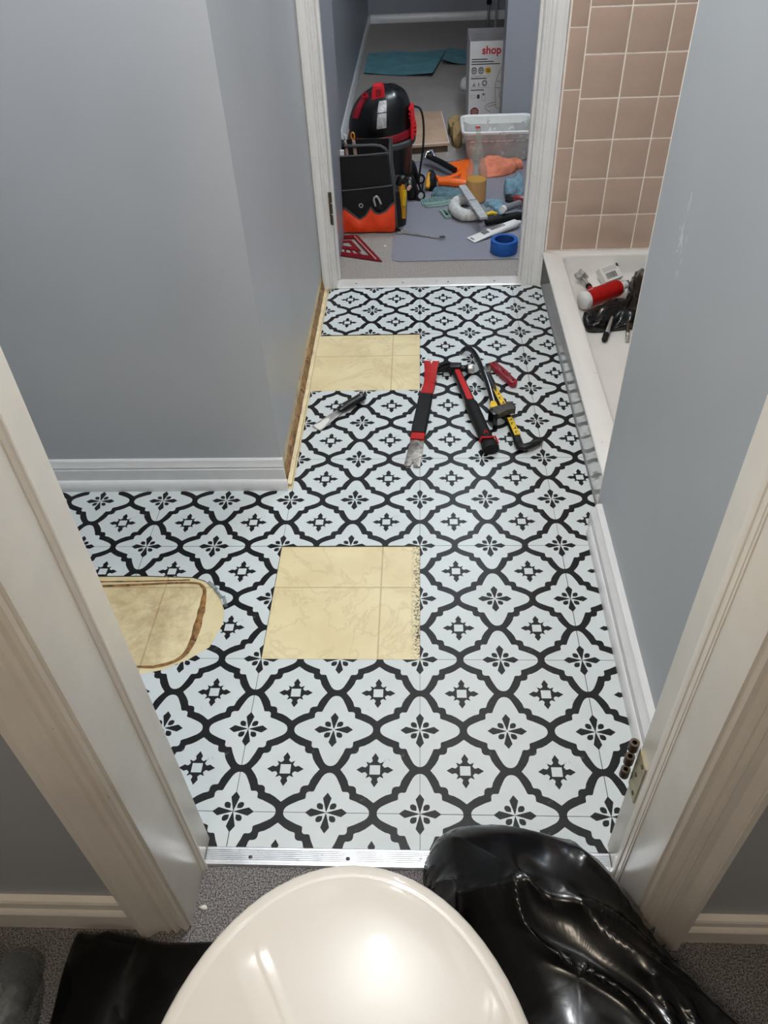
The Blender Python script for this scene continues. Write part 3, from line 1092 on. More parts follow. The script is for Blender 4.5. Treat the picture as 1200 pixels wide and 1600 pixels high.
# ------------------------------------------------------------------ bags around the toilet
bm = B()
prof = [(1 - 0.9985 * (k / 46) ** 1.7, 0.1) for k in range(47)]
mound(bm, [(0.006, -0.115), (0.012, -0.075), (0.045, -0.056), (0.10, -0.056), (0.18, -0.063), (0.256, -0.094), (0.285, -0.136), (0.335, -0.230), (0.41, -0.318), (0.47, -0.42), (0.47, -0.62), (0.32, -0.76), (0.17, -0.72), (0.14, -0.5), (0.092, -0.34), (0.035, -0.21)], prof, 0.036, 8.5, 2.3, 16, (0.75, -0.66), 5.0, (0.19, -0.28), creases=True, plateau=(0.180, 0.115))
single('garbage_bag', bm, 'black_plastic_film', 'crumpled glossy black garbage bag slumped in the near doorway', 'garbage bag', None, 180)

bm = B()
prof = [(1.0, 0.0), (1.002, 0.006), (1.0, 0.014), (0.985, 0.02), (0.95, 0.024), (0.9, 0.026), (0.82, 0.028), (0.7, 0.03), (0.55, 0.032), (0.4, 0.034), (0.25, 0.034), (0.1, 0.034)]
mound(bm, [(-0.492, -0.1925), (-0.484, -0.1915), (-0.44, -0.194), (-0.36, -0.200), (-0.27, -0.201), (-0.235, -0.204), (-0.215, -0.30), (-0.225, -0.45), (-0.24, -0.62), (-0.46, -0.64), (-0.478, -0.45), (-0.496, -0.29), (-0.499, -0.24), (-0.496, -0.198)], prof, 0.010, 9.0, 5.1, 8, (0.3, 1.0), 2.5)
single('plastic_sheet', bm, 'black_sheet', 'flat folded black plastic sheet on the carpet by the doorway casing', 'plastic sheet', None, 180)

cb = thing('plastic_bag', 'clear plastic bag with grey folded contents beside the black sheet', 'plastic bag', (-0.62, -0.33, 0))
bm = B()
mound(bm, [(-0.548, -0.24), (-0.522, -0.27), (-0.520, -0.36), (-0.55, -0.46), (-0.68, -0.47), (-0.74, -0.38), (-0.72, -0.27), (-0.63, -0.245)], [(1, 0.0), (1.01, 0.02), (1.0, 0.04), (0.94, 0.06), (0.85, 0.072), (0.7, 0.08), (0.5, 0.084), (0.3, 0.085), (0.1, 0.085)], 0.034, 17, 1.7, 12, (0.2, 1), 2.5)
part('film', bm, 'clear_film', cb, 'crinkled clear film', 180)
bm = B()
mound(bm, [(-0.548, -0.225), (-0.538, -0.222), (-0.532, -0.25), (-0.54, -0.29), (-0.56, -0.285)], [(1, 0.0), (0.9, 0.03), (0.7, 0.06), (0.45, 0.085), (0.2, 0.10), (0.08, 0.105)], 0.008, 40, 3.0, 8)
part('film', bm, 'clear_film', cb, 'twisted clear neck of the bag', 180)
for k in range(6):
    bm = B()
    x = -0.70 + k * 0.029
    mound(bm, [(x - 0.013, -0.27), (x + 0.012, -0.268), (x + 0.013, -0.35), (x + 0.012, -0.44), (x - 0.013, -0.445), (x - 0.014, -0.35)], [(1, 0.0), (1, 0.02), (0.9, 0.036), (0.7, 0.045), (0.4, 0.05), (0.1, 0.051)], 0.006, 30, k, 6, base=0.001)
    part('folded_layer', bm, 'silver_tape' if k % 2 else 'white_plastic', cb)

# ------------------------------------------------------------------ tools on the patterned floor


def bar(name, stations, mats, parent, label=None, bev=0.0012, notch=None):
    """flat bar through stations (x, y, z_bottom, width, thickness) seen from above"""
    bm = B()
    rings = []
    S = [Vector(s[:3]) for s in stations]
    for i, s in enumerate(stations):
        d = (S[min(i + 1, len(S) - 1)] - S[max(i - 1, 0)])
        d.normalize()
        side = Vector((0, 0, 1)).cross(d).normalized()
        up = d.cross(side).normalized()
        c = Vector(s[:3])
        w, t = s[3] / 2, s[4]
        b2 = min(bev, t * 0.3, w * 0.5)
        rings.append([bm.verts.new(c + side * a + up * h) for a, h in ((-w, b2), (-w + b2, 0), (w - b2, 0), (w, b2), (w, t - b2), (w - b2, t), (-w + b2, t), (-w, t - b2))])
    for A, C in zip(rings, rings[1:]):
        for k in range(8):
            bm.faces.new((A[k], A[(k + 1) % 8], C[(k + 1) % 8], C[k]))
    bm.faces.new(rings[0][::-1])
    bm.faces.new(rings[-1])
    bmesh.ops.recalc_face_normals(bm, faces=bm.faces[:])
    return part(name, bm, mats, parent, label)


def lerp(a, b, t):
    return tuple(x + (y - x) * t for x, y in zip(a, b))


# flat pry bar with a black grip
pb = thing('pry_bar', 'red flat pry bar with black rubber grip lying on the tiles', 'pry bar', (0.0, 1.09, 0))
d = Vector((0.0365, 0.30, 0)).normalized()
M = frame((-0.0195, 0.879, 0.0012), d)
bm = B()
prism(bm, [(0, -0.020), (-0.001, -0.0042), (0.016, -0.0012), (0.016, 0.0012), (-0.001, 0.0042), (0, 0.020), (0.066, 0.0185), (0.110, 0.0175), (0.110, -0.0175), (0.066, -0.0185)], 0, 0.0042, M, 0.0008)
prism(bm, [(0.080, -0.010), (0.104, -0.005), (0.104, 0.005), (0.080, 0.010), (0.094, 0.0)], 0.0042, 0.0055, M)
part('claw_blade', bm, 'worn_steel', pb, 'bare worn steel end with a nail notch')
bar('band', [(-0.0070, 0.984, 0.001, 0.0355, 0.0085), (-0.0040, 1.010, 0.002, 0.0350, 0.0095)], 'red_paint', pb, 'red painted band', 0.0015)
bar('grip', [(-0.0042, 1.008, 0.001, 0.0372, 0.0125), (-0.0015, 1.03, 0.001, 0.0385, 0.0155), (0.009, 1.11, 0.001, 0.0380, 0.016), (0.0155, 1.17, 0.001, 0.0375, 0.0155), (0.0172, 1.183, 0.002, 0.0362, 0.0125)], 'black_rubber', pb, 'black rubber grip', 0.004)
bar('neck', [(0.0170, 1.180, 0.003, 0.0340, 0.009), (0.0245, 1.218, 0.006, 0.0325, 0.008), (0.0275, 1.230, 0.012, 0.0315, 0.007)], 'red_paint', pb)
bm = B()
M = frame((0.0275, 1.229, 0.012), Vector((0.006, 0.080, 0.022)))
prism(bm, [(0, -0.0158), (0.04, -0.0170), (0.081, -0.0215), (0.081, -0.0035), (0.070, 0.0), (0.081, 0.0035), (0.081, 0.0215), (0.04, 0.0170), (0, 0.0158)], 0, 0.0060, M, 0.0008)
part('claw', bm, 'red_paint', pb, 'red notched claw bent upward')
bm = B()
prism(bm, [(0.0805, -0.0215), (0.086, -0.0213), (0.086, -0.0050), (0.0805, -0.0035)], 0.0005, 0.0056, M)
prism(bm, [(0.0805, 0.0215), (0.086, 0.0213), (0.086, 0.0050), (0.0805, 0.0035)], 0.0005, 0.0056, M)
part('claw_tip', bm, 'steel', pb)

# claw hammer
hm = thing('hammer', 'claw hammer with black grip, red stripe and dark steel head', 'hammer', (0.125, 1.12, 0))
A, Bp = Vector((0.102, 1.285, 0.017)), Vector((0.176, 0.926, 0.017))
ax = (Bp - A).normalized()
at = lambda t: A + (Bp - A) * t


def grip_loop(t, w, h):
    c = at(t)
    s = Vector((0, 0, 1)).cross(ax).normalized()
    return [c + s * w * math.copysign(abs(math.cos(a)) ** 0.8, math.cos(a)) + Vector((0, 0, 1)) * h * math.copysign(abs(math.sin(a)) ** 0.8, math.sin(a)) for a in [2 * math.pi * k / 20 for k in range(20)]]


bm = B()
loft(bm, [grip_loop(-0.03, 0.0125, 0.008), grip_loop(0.05, 0.0130, 0.009), grip_loop(0.42, 0.0140, 0.0105), grip_loop(0.46, 0.0135, 0.010)])
part('shaft', bm, 'black_gloss', hm)
bm = B()
s_ = Vector((0, 0, 1)).cross(ax).normalized()
Mh = Matrix(((ax.x, s_.x, 0, A.x), (ax.y, s_.y, 0, A.y), (0, 0, 1, 0.0262), (0, 0, 0, 1)))
prism(bm, [(0.010, -0.0070), (0.155, -0.0082), (0.158, 0.0), (0.155, 0.0082), (0.010, 0.0070)], -0.001, 0.0022, Mh, 0.0008)
part('stripe', bm, 'red_grip', hm, 'red inlaid stripe')
bm = B()
loft(bm, [grip_loop(0.435, 0.0140, 0.0120), grip_loop(0.46, 0.0168, 0.0145), grip_loop(0.6, 0.0172, 0.0155), grip_loop(0.75, 0.0160, 0.0150), grip_loop(0.88, 0.0168, 0.0150), grip_loop(0.95, 0.0200, 0.0160), grip_loop(0.985, 0.0215, 0.0165), grip_loop(1.0, 0.019, 0.0145)])
part('grip', bm, 'black_rubber', hm, 'black rubber grip')
bm = B()
tube(bm, [A + ax * 0.352 + s_ * 0.0215 + Vector((0, 0, 0.004)), A + ax * 0.338 + s_ * 0.017 + Vector((0, 0, 0.0165)), A + ax * 0.341 + Vector((0, 0, 0.019)), A + ax * 0.334 - s_ * 0.016 + Vector((0, 0, 0.0165)), A + ax * 0.335 - s_ * 0.0215 + Vector((0, 0, 0.004))], 0.0028, 8)
tube(bm, [A + ax * 0.318 + s_ * 0.005 + Vector((0, 0, 0.0155)), A + ax * 0.306 + Vector((0, 0, 0.0158)), A + ax * 0.318 - s_ * 0.005 + Vector((0, 0, 0.0155))], 0.0018, 6)
part('grip_trim', bm, 'red_grip', hm, 'red trim at the butt')
bm = B()
hx = Vector((0.10, -0.006, 0)).normalized()
Mx = frame((0.100, 1.297, 0.018), hx)
box(bm, -0.017, 0.017, -0.0125, 0.0125, -0.014, 0.0135, 0.004, 3, M=Mx)
lathe(bm, [(0.0, 0.012), (0.0105, 0.012), (0.0095, 0.024), (0.0105, 0.031), (0.0135, 0.034), (0.0135, 0.036)], 20, Mx @ Matrix.Rotation(math.pi / 2, 4, 'Y'))
part('head', bm, 'black_iron', hm, 'dark steel head')
bm = B()
lathe(bm, [(0.0130, 0.0345), (0.0140, 0.037), (0.0140, 0.050), (0.0125, 0.053), (0.0, 0.0535)], 20, Mx @ Matrix.Rotation(math.pi / 2, 4, 'Y'))
part('face', bm, 'steel', hm, 'bright steel striking face')
for sg in (-1, 1):
    bm = B()
    L = []
    for k in range(7):
        t = k / 6
        x, z = -0.014 - 0.042 * t, 0.004 - 0.014 * t * t
        w = 0.0085 * (1 - 0.75 * t) + 0.001
        y = sg * (0.0042 + 0.0035 * t)
        h = 0.010 * (1 - 0.8 * t) + 0.0012
        L.append([Mx @ Vector(p) for p in ((x, y - sg * 0.0035 * 0, z - h), (x, y + sg * w * 0.7, z - h), (x, y + sg * w * 0.7, z + h), (x, y, z + h))])
    loft(bm, L)
    part('claw', bm, 'black_iron', hm)

# folded utility knife
kn = thing('utility_knife', 'small red folding utility knife near the shower curb', 'knife', (0.235, 1.275, 0))
M = frame((0.206, 1.328, 0.002), Vector((0.056, -0.106, 0)))
bm = B()
prism(bm, [(0.0, -0.008), (0.004, -0.0115), (0.025, -0.0105), (0.040, -0.0125), (0.055, -0.0105), (0.072, -0.0125), (0.092, -0.0105), (0.112, -0.0125), (0.120, -0.008), (0.121, 0.003), (0.114, 0.0105), (0.09, 0.0095), (0.06, 0.0125), (0.03, 0.0120), (0.006, 0.0105)], 0.0, 0.017, M, 0.003)
part('handle', bm, 'crimson', kn)
bm = B()
prism(bm, [(0.010, -0.005), (0.05, -0.006), (0.05, 0.006), (0.012, 0.005)], 0.017, 0.0182, M, 0.0004)
prism(bm, [(0.065, -0.006), (0.1, -0.005), (0.1, 0.005), (0.065, 0.006)], 0.017, 0.0180, M, 0.0004)
part('inlay', bm, 'maroon', kn)
for x in (0.006, 0.058, 0.108):
    bm = B()
    lathe(bm, [(0, 0.0190), (0.0028, 0.0186), (0.0032, 0.017)], 10, M @ Matrix.Translation((x, 0.0, 0)))
    part('rivet', bm, 'black_iron', kn)

# yellow-labelled nail puller
npl = thing('nail_puller', 'black cat paw nail puller with yellow lettered labels on the tiles', 'nail puller', (0.22, 1.12, 0))
bm = B()
pts = [(0.1885, 1.262, 0.020), (0.197, 1.222, 0.016), (0.2135, 1.13, 0.012), (0.2335, 1.05, 0.012), (0.243, 0.99, 0.012), (0.2465, 0.955, 0.012)]
tube(bm, pts, [0.0095, 0.0105, 0.0105, 0.0100, 0.0105, 0.0115], 12, True, 0.7)
part('shank', bm, 'black_gloss', npl)
bm = B()
for sg in (-1, 1):
    tube(bm, [(0.189, 1.268, 0.020), (0.1895 + sg * 0.0045, 1.285, 0.021), (0.190 + sg * 0.0062, 1.300, 0.019), (0.1905 + sg * 0.0052, 1.314, 0.013)], [0.0075, 0.0058, 0.0045, 0.0015], 8, True, 0.7)
part('claw', bm, 'worn_steel', npl, 'forked bare metal claw')
bm = B()
tube(bm, [(0.2465, 0.958, 0.012), (0.2485, 0.944, 0.013), (0.259, 0.9385, 0.014), (0.277, 0.947, 0.015), (0.293, 0.958, 0.013), (0.308, 0.973, 0.008)], [0.0112, 0.0118, 0.0115, 0.0105, 0.0095, 0.0030], 12, True, 0.75)
part('foot', bm, 'black_iron', npl, 'bent black pulling foot')
for a, b2, n in (((0.1985, 1.216), (0.2215, 1.112), 5), ((0.2315, 1.056), (0.2455, 0.982), 4)):
    dd = Vector((b2[0] - a[0], b2[1] - a[1], 0))
    Ml = frame((a[0], a[1], 0.0195), dd)
    L = dd.length
    bm = B()
    prism(bm, [(0, -0.0062), (L, -0.0076), (L, 0.0076), (0, 0.0062)], -0.001, 0.0016, Ml, 0.0004)
    lb = part('label_patch', bm, 'yellow', npl, 'yellow label with dark lettering')
    for k in range(n):
        bm = B()
        x = L * (k + 0.5) / n
        if k % 2:
            box(bm, x - 0.0045, x + 0.0045, -0.0035, -0.0012, 0.0015, 0.0019, M=Ml)
            box(bm, x - 0.0045, x - 0.0022, -0.0035, 0.0035, 0.0015, 0.0019, M=Ml)
        else:
            box(bm, x - 0.0045, x + 0.0045, 0.0012, 0.0036, 0.0015, 0.0019, M=Ml)
            box(bm, x + 0.0015, x + 0.0045, -0.0036, 0.0036, 0.0015, 0.0019, M=Ml)
        part('lettering', bm, 'ink_dark', lb)

# hooked bar with a toothed head
hb = thing('wrecking_bar', 'thin hooked black bar with yellow collar and toothed grey head', 'pry bar', (0.18, 1.2, 0))
bm = B()
P = smooth_loop([(0.1185, 1.396, 0.004), (0.128, 1.404, 0.012), (0.139, 1.400, 0.020), (0.1515, 1.372, 0.028), (0.163, 1.325, 0.031), (0.173, 1.262, 0.034), (0.183, 1.20, 0.034), (0.190, 1.14, 0.031), (0.192, 1.105, 0.028)], 5, False)
tube(bm, P, [0.0030 + 0.0048 * min(1, k / 9) for k in range(len(P))], 10, True, 0.85)
part('shaft', bm, 'black_gloss', hb)
bm = B()
tube(bm, [(0.1775, 1.25, 0.0410), (0.1865, 1.185, 0.0400), (0.1945, 1.11, 0.0345)], 0.0022, 6)
part('edge', bm, 'chrome', hb, 'shiny bare edge')
bm = B()
Mc = frame((0.1925, 1.098, 0.018), Vector((0.0, -1, 0)))
prism(bm, [(-0.012, -0.006), (0.006, -0.010), (0.016, -0.0105), (0.016, 0.0105), (0.006, 0.010), (-0.012, 0.006)], 0.003, 0.018, Mc, 0.002)
part('collar', bm, 'yellow', hb, 'yellow collar')
bm = B()
Mk = frame((0.186, 1.054, 0.0265), Vector((0.062, 0.034, 0)))
prism(bm, [(-0.006, -0.018), (0.010, -0.021), (0.030, -0.016), (0.048, -0.018), (0.056, -0.022), (0.057, -0.013), (0.064, -0.012), (0.060, -0.004), (0.068, -0.002), (0.063, 0.006), (0.070, 0.010), (0.058, 0.014), (0.040, 0.012), (0.020, 0.014), (0.0, 0.013), (-0.007, 0.004)], -0.0, 0.017, Mk, 0.0025)
part('head', bm, 'dark_steel', hb, 'toothed grey steel head')
bm = B()
prism(bm, [(-0.008, -0.018), (0.004, -0.020), (0.006, 0.011), (-0.008, 0.006)], -0.0255, 0.0182, Mk, 0.003)
part('heel', bm, 'black_gloss', hb)

# putty knife
pk = thing('putty_knife', 'putty knife with black handle and plaster-smeared blade on the tiles', 'putty knife', (-0.21, 1.1, 0))
dd = Vector((0.130, 0.140, 0))
M = frame((-0.2715, 1.0405, 0.0015), Vector((0.052, 0.066, 0.004)))
bm = B()
prism(bm, [(0.0, -0.0165), (0.055, -0.0130), (0.085, -0.0105), (0.094, -0.006), (0.094, 0.006), (0.085, 0.0105), (0.055, 0.0130), (0.0, 0.0165)], 0, 0.0012, M, 0.0003)
bl = part('blade', bm, 'steel', pk)
bm = B()
random.seed(3)
L = smooth_loop([(0.003, -0.012, 0), (0.03, -0.010, 0), (0.046, -0.005, 0), (0.05, 0.004, 0), (0.036, 0.010, 0), (0.022, 0.009, 0), (0.006, 0.0135, 0)], 4)
prism(bm, [(p.x, p.y) for p in L], 0.0011, 0.0022, M, 0.0004)
part('plaster_smear', bm, 'dust_debris', bl, 'dried white plaster')
M2 = frame((-0.2145, 1.1125, 0.012), Vector((0.063, 0.058, 0.004)))
bm = B()
prof = [(0.0, -0.006), (0.007, -0.004), (0.0095, 0.0), (0.0120, 0.012), (0.0125, 0.035), (0.0120, 0.055), (0.0130, 0.072), (0.0120, 0.082), (0.006, 0.088), (0.0, 0.089)]
lathe(bm, prof, 18, M2 @ Matrix.Rotation(math.pi / 2, 4, 'Y'), sx=0.72, sy=1.1)
hd = part('handle', bm, 'black_gloss', pk, 'glossy black handle')
for q in ((0.010, 0.0, 0.0083), (0.076, 0.0, 0.0088)):
    bm = B()
    lathe(bm, [(0, 0.0012), (0.0028, 0.0010), (0.0030, 0)], 12, M2 @ Matrix.Translation(q))
    part('rivet', bm, 'steel', hd)

# ------------------------------------------------------------------ things lying in the shower pan
Z0 = 0.040
can = thing('spray_can', 'red can with white end caps lying in the shower pan', 'can', (0.57, 1.61, Z0))
M = frame((0.494, 1.572, Z0 + 0.036), Vector((0.146, 0.092, 0.004))) @ Matrix.Rotation(math.pi / 2, 4, 'Y')
bm = B()
lathe(bm, [(0.0235, 0.0), (0.026, 0.002), (0.026, 0.004), (0.026, 0.125), (0.0245, 0.133), (0.021, 0.139)], 28, M)
part('body', bm, 'red_paint', can)
bm = B()
lathe(bm, [(0.0, -0.010), (0.020, -0.010), (0.0255, -0.006), (0.0268, 0.0), (0.0268, 0.010), (0.0255, 0.012)], 28, M)
part('cap', bm, 'white_plastic', can, 'pale round bottom cap')
bm = B()
lathe(bm, [(0.0225, 0.136), (0.022, 0.142), (0.016, 0.147), (0.012, 0.152), (0.012, 0.166), (0.008, 0.170), (0.0, 0.170)], 24, M)
part('nozzle', bm, 'white_plastic', can, 'white nozzle end')
bm = B()
for a in range(-3, 4):
    pass
G = []
for i in range(5):
    row = []
    for k in range(9):
        ang = math.radians(180 - 55 + 44 * k / 8)
        row.append(bm.verts.new(M @ Vector((0.0264 * math.cos(ang), 0.0264 * math.sin(ang), 0.014 + 0.022 * i / 4))))
    G.append(row)
for i in range(4):
    for k in range(8):
        bm.faces.new((G[i][k], G[i][k + 1], G[i + 1][k + 1], G[i + 1][k]))
lab = part('label_patch', bm, 'paper_white', can, 'small white label with dark print')
bm = B()
for i0, i1, k0, k1 in ((0.0165, 0.022, 0.12, 0.88), (0.024, 0.033, 0.12, 0.4), (0.024, 0.033, 0.5, 0.88)):
    R = [[bm.verts.new(M @ Vector((0.0267 * math.cos(math.radians(125 + 44 * k)), 0.0267 * math.sin(math.radians(125 + 44 * k)), z))) for k in (k0, (k0 + k1) / 2, k1)] for z in (i0, i1)]
    for k in range(2):
        bm.faces.new((R[0][k], R[0][k + 1], R[1][k + 1], R[1][k]))
part('print', bm, 'ink_dark', lab)

vs = thing('faucet_valve', 'old faucet valve with fluted metal handle leaning in the shower pan', 'faucet valve', (0.53, 1.70, Z0))
M = frame((0.541, 1.662, Z0 + 0.012), Vector((-0.029, 0.098, 0.016))) @ Matrix.Rotation(math.pi / 2, 4, 'Y')
bm = B(); lathe(bm, [(0.0, 0.0), (0.0065, 0.0), (0.0075, 0.012), (0.0075, 0.03), (0.006, 0.032)], 14, M)
part('threads', bm, 'red_grip', vs, 'reddish threaded end')
bm = B(); lathe(bm, [(0.0085, 0.030), (0.0095, 0.032), (0.0095, 0.042), (0.0085, 0.044)], 16, M)
part('ring', bm, 'black_rubber', vs)
bm = B(); lathe(bm, [(0.0075, 0.042), (0.0075, 0.072), (0.006, 0.085)], 16, M)
part('shaft', bm, 'chrome', vs)
bm = B()
pts = []
for k in range(32):
    a = 2 * math.pi * k / 32
    rr = 0.0165 + 0.0035 * math.cos(4 * a)
    pts.append((rr * math.cos(a), rr * math.sin(a)))
prism(bm, pts, 0.082, 0.108, M, 0.003)
part('handle', bm, 'steel', vs, 'fluted grey metal handle')

bx = thing('small_box', 'small white printed box with a barcode in the shower pan', 'box', (0.60, 1.75, Z0))
Mb = frame((0.574, 1.742, Z0 + 0.026), Vector((0.060, 0.030, 0.006)), up=(0.15, -0.75, 1))
bm = B(); box(bm, 0, 0.066, -0.026, 0.026, -0.012, 0.012, 0.001, 1, M=Mb)
bd = part('carton', bm, 'paper_white', bx)
bm = B()
x = 0.012
random.seed(11)
while x < 0.050:
    w = random.choice((0.0008, 0.0014, 0.0022))
    box(bm, x, x + w, -0.018, 0.002, 0.0119, 0.0123, M=Mb)
    x += w + random.choice((0.0009, 0.0015))
part('barcode', bm, 'ink_dark', bd, 'black barcode')
bm = B()
for k in range(3):
    box(bm, 0.008, 0.058, 0.008 + k * 0.005, 0.0095 + k * 0.005, 0.0119, 0.0122, M=Mb)
part('print', bm, 'ink_grey', bd)
bm = B(); box(bm, 0.060, 0.069, 0.012, 0.024, -0.011, 0.0125, 0.001, 1, M=Mb)
part('flap', bm, 'ink_dark', bx)

bm = B()
mound(bm, [(0.486, 1.505), (0.486, 1.447), (0.525, 1.44), (0.60, 1.455), (0.69, 1.47), (0.735, 1.56), (0.75, 1.72), (0.735, 1.775), (0.70, 1.77), (0.672, 1.735), (0.645, 1.665), (0.612, 1.562), (0.54, 1.520)], [(1, 0.0), (1.0, 0.012), (0.98, 0.022), (0.92, 0.030), (0.82, 0.036), (0.68, 0.040), (0.5, 0.043), (0.3, 0.044), (0.1, 0.045)], 0.022, 26, 8.0, 9, (0.8, 0.5), 1.6, (0.64, 1.57), Z0 + 0.0025)
single('torn_bag', bm, 'black_plastic_film', 'torn black plastic bag scraps lying in the shower pan', 'plastic bag', None, 180)
bm = B()
tube(bm, smooth_loop([(0.505, 1.60, Z0 + 0.012), (0.514, 1.652, Z0 + 0.012), (0.547, 1.690, Z0 + 0.011), (0.60, 1.705, Z0 + 0.010)], 6, False), 0.0075, 10)
single('rubber_hose', bm, 'black_rubber', 'short curved black hose behind the red can', 'hose')
bm = B()
M = frame((0.605, 1.712, Z0 + 0.012), Vector((0.075, 0.028, 0.0))) @ Matrix.Rotation(math.pi / 2, 4, 'Y')
lathe(bm, [(0, -0.02), (0.009, -0.02), (0.0095, 0.0), (0.0115, 0.0), (0.0115, 0.010), (0.009, 0.012), (0.009, 0.016), (0.0118, 0.018), (0.0118, 0.034), (0.008, 0.038), (0.008, 0.06), (0, 0.06)], 6, M)
single('pipe_fitting', bm, 'worn_steel', 'grey metal pipe fitting beside the small printed box', 'fitting', None, 25)
for (a, b2, lbl) in (((0.5255, 1.384), (0.560, 1.474), 'chrome faucet spindle with black tip nearest the red can'), ((0.590, 1.384), (0.611, 1.49), 'thin bronze faucet spindle poking out of the torn bag')):
    sp = thing('faucet_spindle', lbl, 'faucet spindle', ((a[0] + b2[0]) / 2, (a[1] + b2[1]) / 2, Z0))
    thin = 'bronze' in lbl
    M = frame((a[0], a[1], Z0 + 0.010), Vector((b2[0] - a[0], b2[1] - a[1], 0.022))) @ Matrix.Rotation(math.pi / 2, 4, 'Y')
    k = 0.72 if thin else 1.0
    bm = B(); lathe(bm, [(0, -0.004), (0.006 * k, -0.003), (0.0085 * k, 0.003), (0.0085 * k, 0.010), (0.0065 * k, 0.012), (0.0065 * k, 0.016), (0.0088 * k, 0.018), (0.0088 * k, 0.026), (0.006 * k, 0.028)], 14, M)
    part('washer_end', bm, 'steel' if thin else 'black_rubber', sp)
    bm = B(); lathe(bm, [(0.0062 * k, 0.026), (0.0072 * k, 0.030), (0.0072 * k, 0.095), (0.005 * k, 0.10), (0, 0.10)], 14, M)
    part('shaft', bm, 'hinge_brown' if thin else 'chrome', sp)

# ------------------------------------------------------------------ room beyond: carpet mat, bags and tools
bm = B()
L = rrect(-0.100, 0.62, 2.027, 3.05, 0.03, 0.0, 8)
prism(bm, [(p[0], p[1]) for p in L], 0.0012, 0.0036, None, 0.0008)
single('floor_mat', bm, 'clear_mat', 'clear rounded plastic mat on the carpet inside the far doorway', 'floor mat')
MZ = 0.0037

# red speed square
sq_t = thing('speed_square', 'dark red triangular speed square in front of the tool tote', 'square', (-0.25, 2.13, 0))
SQ = [(-0.318, 2.262), (-0.232, 2.262), (-0.133, 2.024), (-0.318, 2.096)]


def ring_prism(bm, outer, inner, z0, z1):
    """flat frame between an outline and a hole with the same number of corners"""
    n = len(outer)
    A = [[bm.verts.new((x, y, z)) for x, y in p] for p, z in ((outer, z0), (outer, z1), (inner, z1), (inner, z0))]
    for a in range(4):
        for k in range(n):
            bm.faces.new((A[a][k], A[a][(k + 1) % n], A[(a + 1) % 4][(k + 1) % n], A[(a + 1) % 4][k]))
    bmesh.ops.recalc_face_normals(bm, faces=bm.faces[:])


bm = B()
SQ3 = [(-0.330, 2.252), (-0.236, 2.256), (-0.134, 2.026), (-0.330, 2.100)]
SQI = [(-0.312, 2.228), (-0.246, 2.228), (-0.178, 2.072), (-0.312, 2.122)]
ring_prism(bm, SQ3, SQI, 0.001, 0.006)
part('frame', bm, 'maroon', sq_t)
bm = B()
ring_prism(bm, [(-0.300, 2.212), (-0.256, 2.212), (-0.214, 2.118), (-0.300, 2.150)], [(-0.284, 2.198), (-0.264, 2.198), (-0.242, 2.150), (-0.284, 2.166)], 0.001, 0.005)
part('inner_web', bm, 'maroon', sq_t)
bm = B()
for k in range(4):
    t0 = 0.1 + 0.22 * k
    a, b2 = lerp(SQI[3], SQI[2], t0), lerp((-0.300, 2.150), (-0.214, 2.118), t0)
    tube(bm, [(*a, 0.003), (*b2, 0.003)], 0.0032, 6)
part('rib', bm, 'maroon', sq_t)
bm = B()
dv = Vector((SQ3[2][0] - SQ3[1][0], SQ3[2][1] - SQ3[1][1], 0))
Ml = frame((SQ3[1][0], SQ3[1][1], 0), dv)
box(bm, 0.004, dv.length - 0.02, -0.0155, -0.0125, 0.0058, 0.0064, M=Ml)
for k in range(12):
    x = 0.01 + k * 0.018
    box(bm, x, x + 0.001, -0.011, -0.006, 0.0058, 0.0063, M=Ml)
part('scale_marks', bm, 'skin_pink', sq_t)

# tool tote
tt = thing('tool_tote', 'open black tool tote with bright orange front pockets', 'tool bag', (-0.2, 2.40, 0))
x0, x1, y0, y1 = -0.332, -0.092, 2.292, 2.50
bm = B()
loft(bm, [rrect(x0, x1, y0, y1, 0.012, 0.004), rrect(x0 - 0.002, x1 + 0.002, y0 - 0.003, y1, 0.014, 0.10), rrect(x0, x1 - 0.008, y0, y1, 0.012, 0.18), rrect(x0, x1 - 0.016, y0 + 0.012, y1, 0.012, 0.272),
          rrect(x0 + 0.005, x1 - 0.021, y0 + 0.017, y1 - 0.005, 0.010, 0.272), rrect(x0 + 0.006, x1 - 0.012, y0 + 0.006, y1 - 0.006, 0.010, 0.03)])
part('body', bm, 'dark_fabric', tt, None, 60)
bm = B()


def front_panel(bm, xs, top, y, bulge, z0, t):
    """pocket panel facing the viewer: columns of (x, top height)"""
    A, C = [], []
    n = 9
    for i, x in enumerate(xs):
        ra, rc = [], []
        for k in range(n):
            f = k / (n - 1)
            z = z0 + (top[i] - z0) * f
            yy = y - bulge(x) * math.sin(math.pi * min(1, 0.15 + 0.85 * f))
            ra.append(bm.verts.new((x, yy, z)))
            rc.append(bm.verts.new((x, yy + t, z)))
        A.append(ra)
        C.append(rc)
    m = len(xs)
    for i in range(m - 1):
        for k in range(n - 1):
            bm.faces.new((A[i][k], A[i + 1][k], A[i + 1][k + 1], A[i][k + 1]))
            bm.faces.new((C[i][k], C[i][k + 1], C[i + 1][k + 1], C[i + 1][k]))
        bm.faces.new((A[i][n - 1], A[i + 1][n - 1], C[i + 1][n - 1], C[i][n - 1]))
        bm.faces.new((A[i][0], C[i][0], C[i + 1][0], A[i + 1][0]))
    for i in (0, m - 1):
        for k in range(n - 1):
            bm.faces.new((A[i][k], A[i][k + 1], C[i][k + 1], C[i][k]))
    bmesh.ops.recalc_face_normals(bm, faces=bm.faces[:])
    return [A[i][n - 1].co.copy() for i in range(m)]


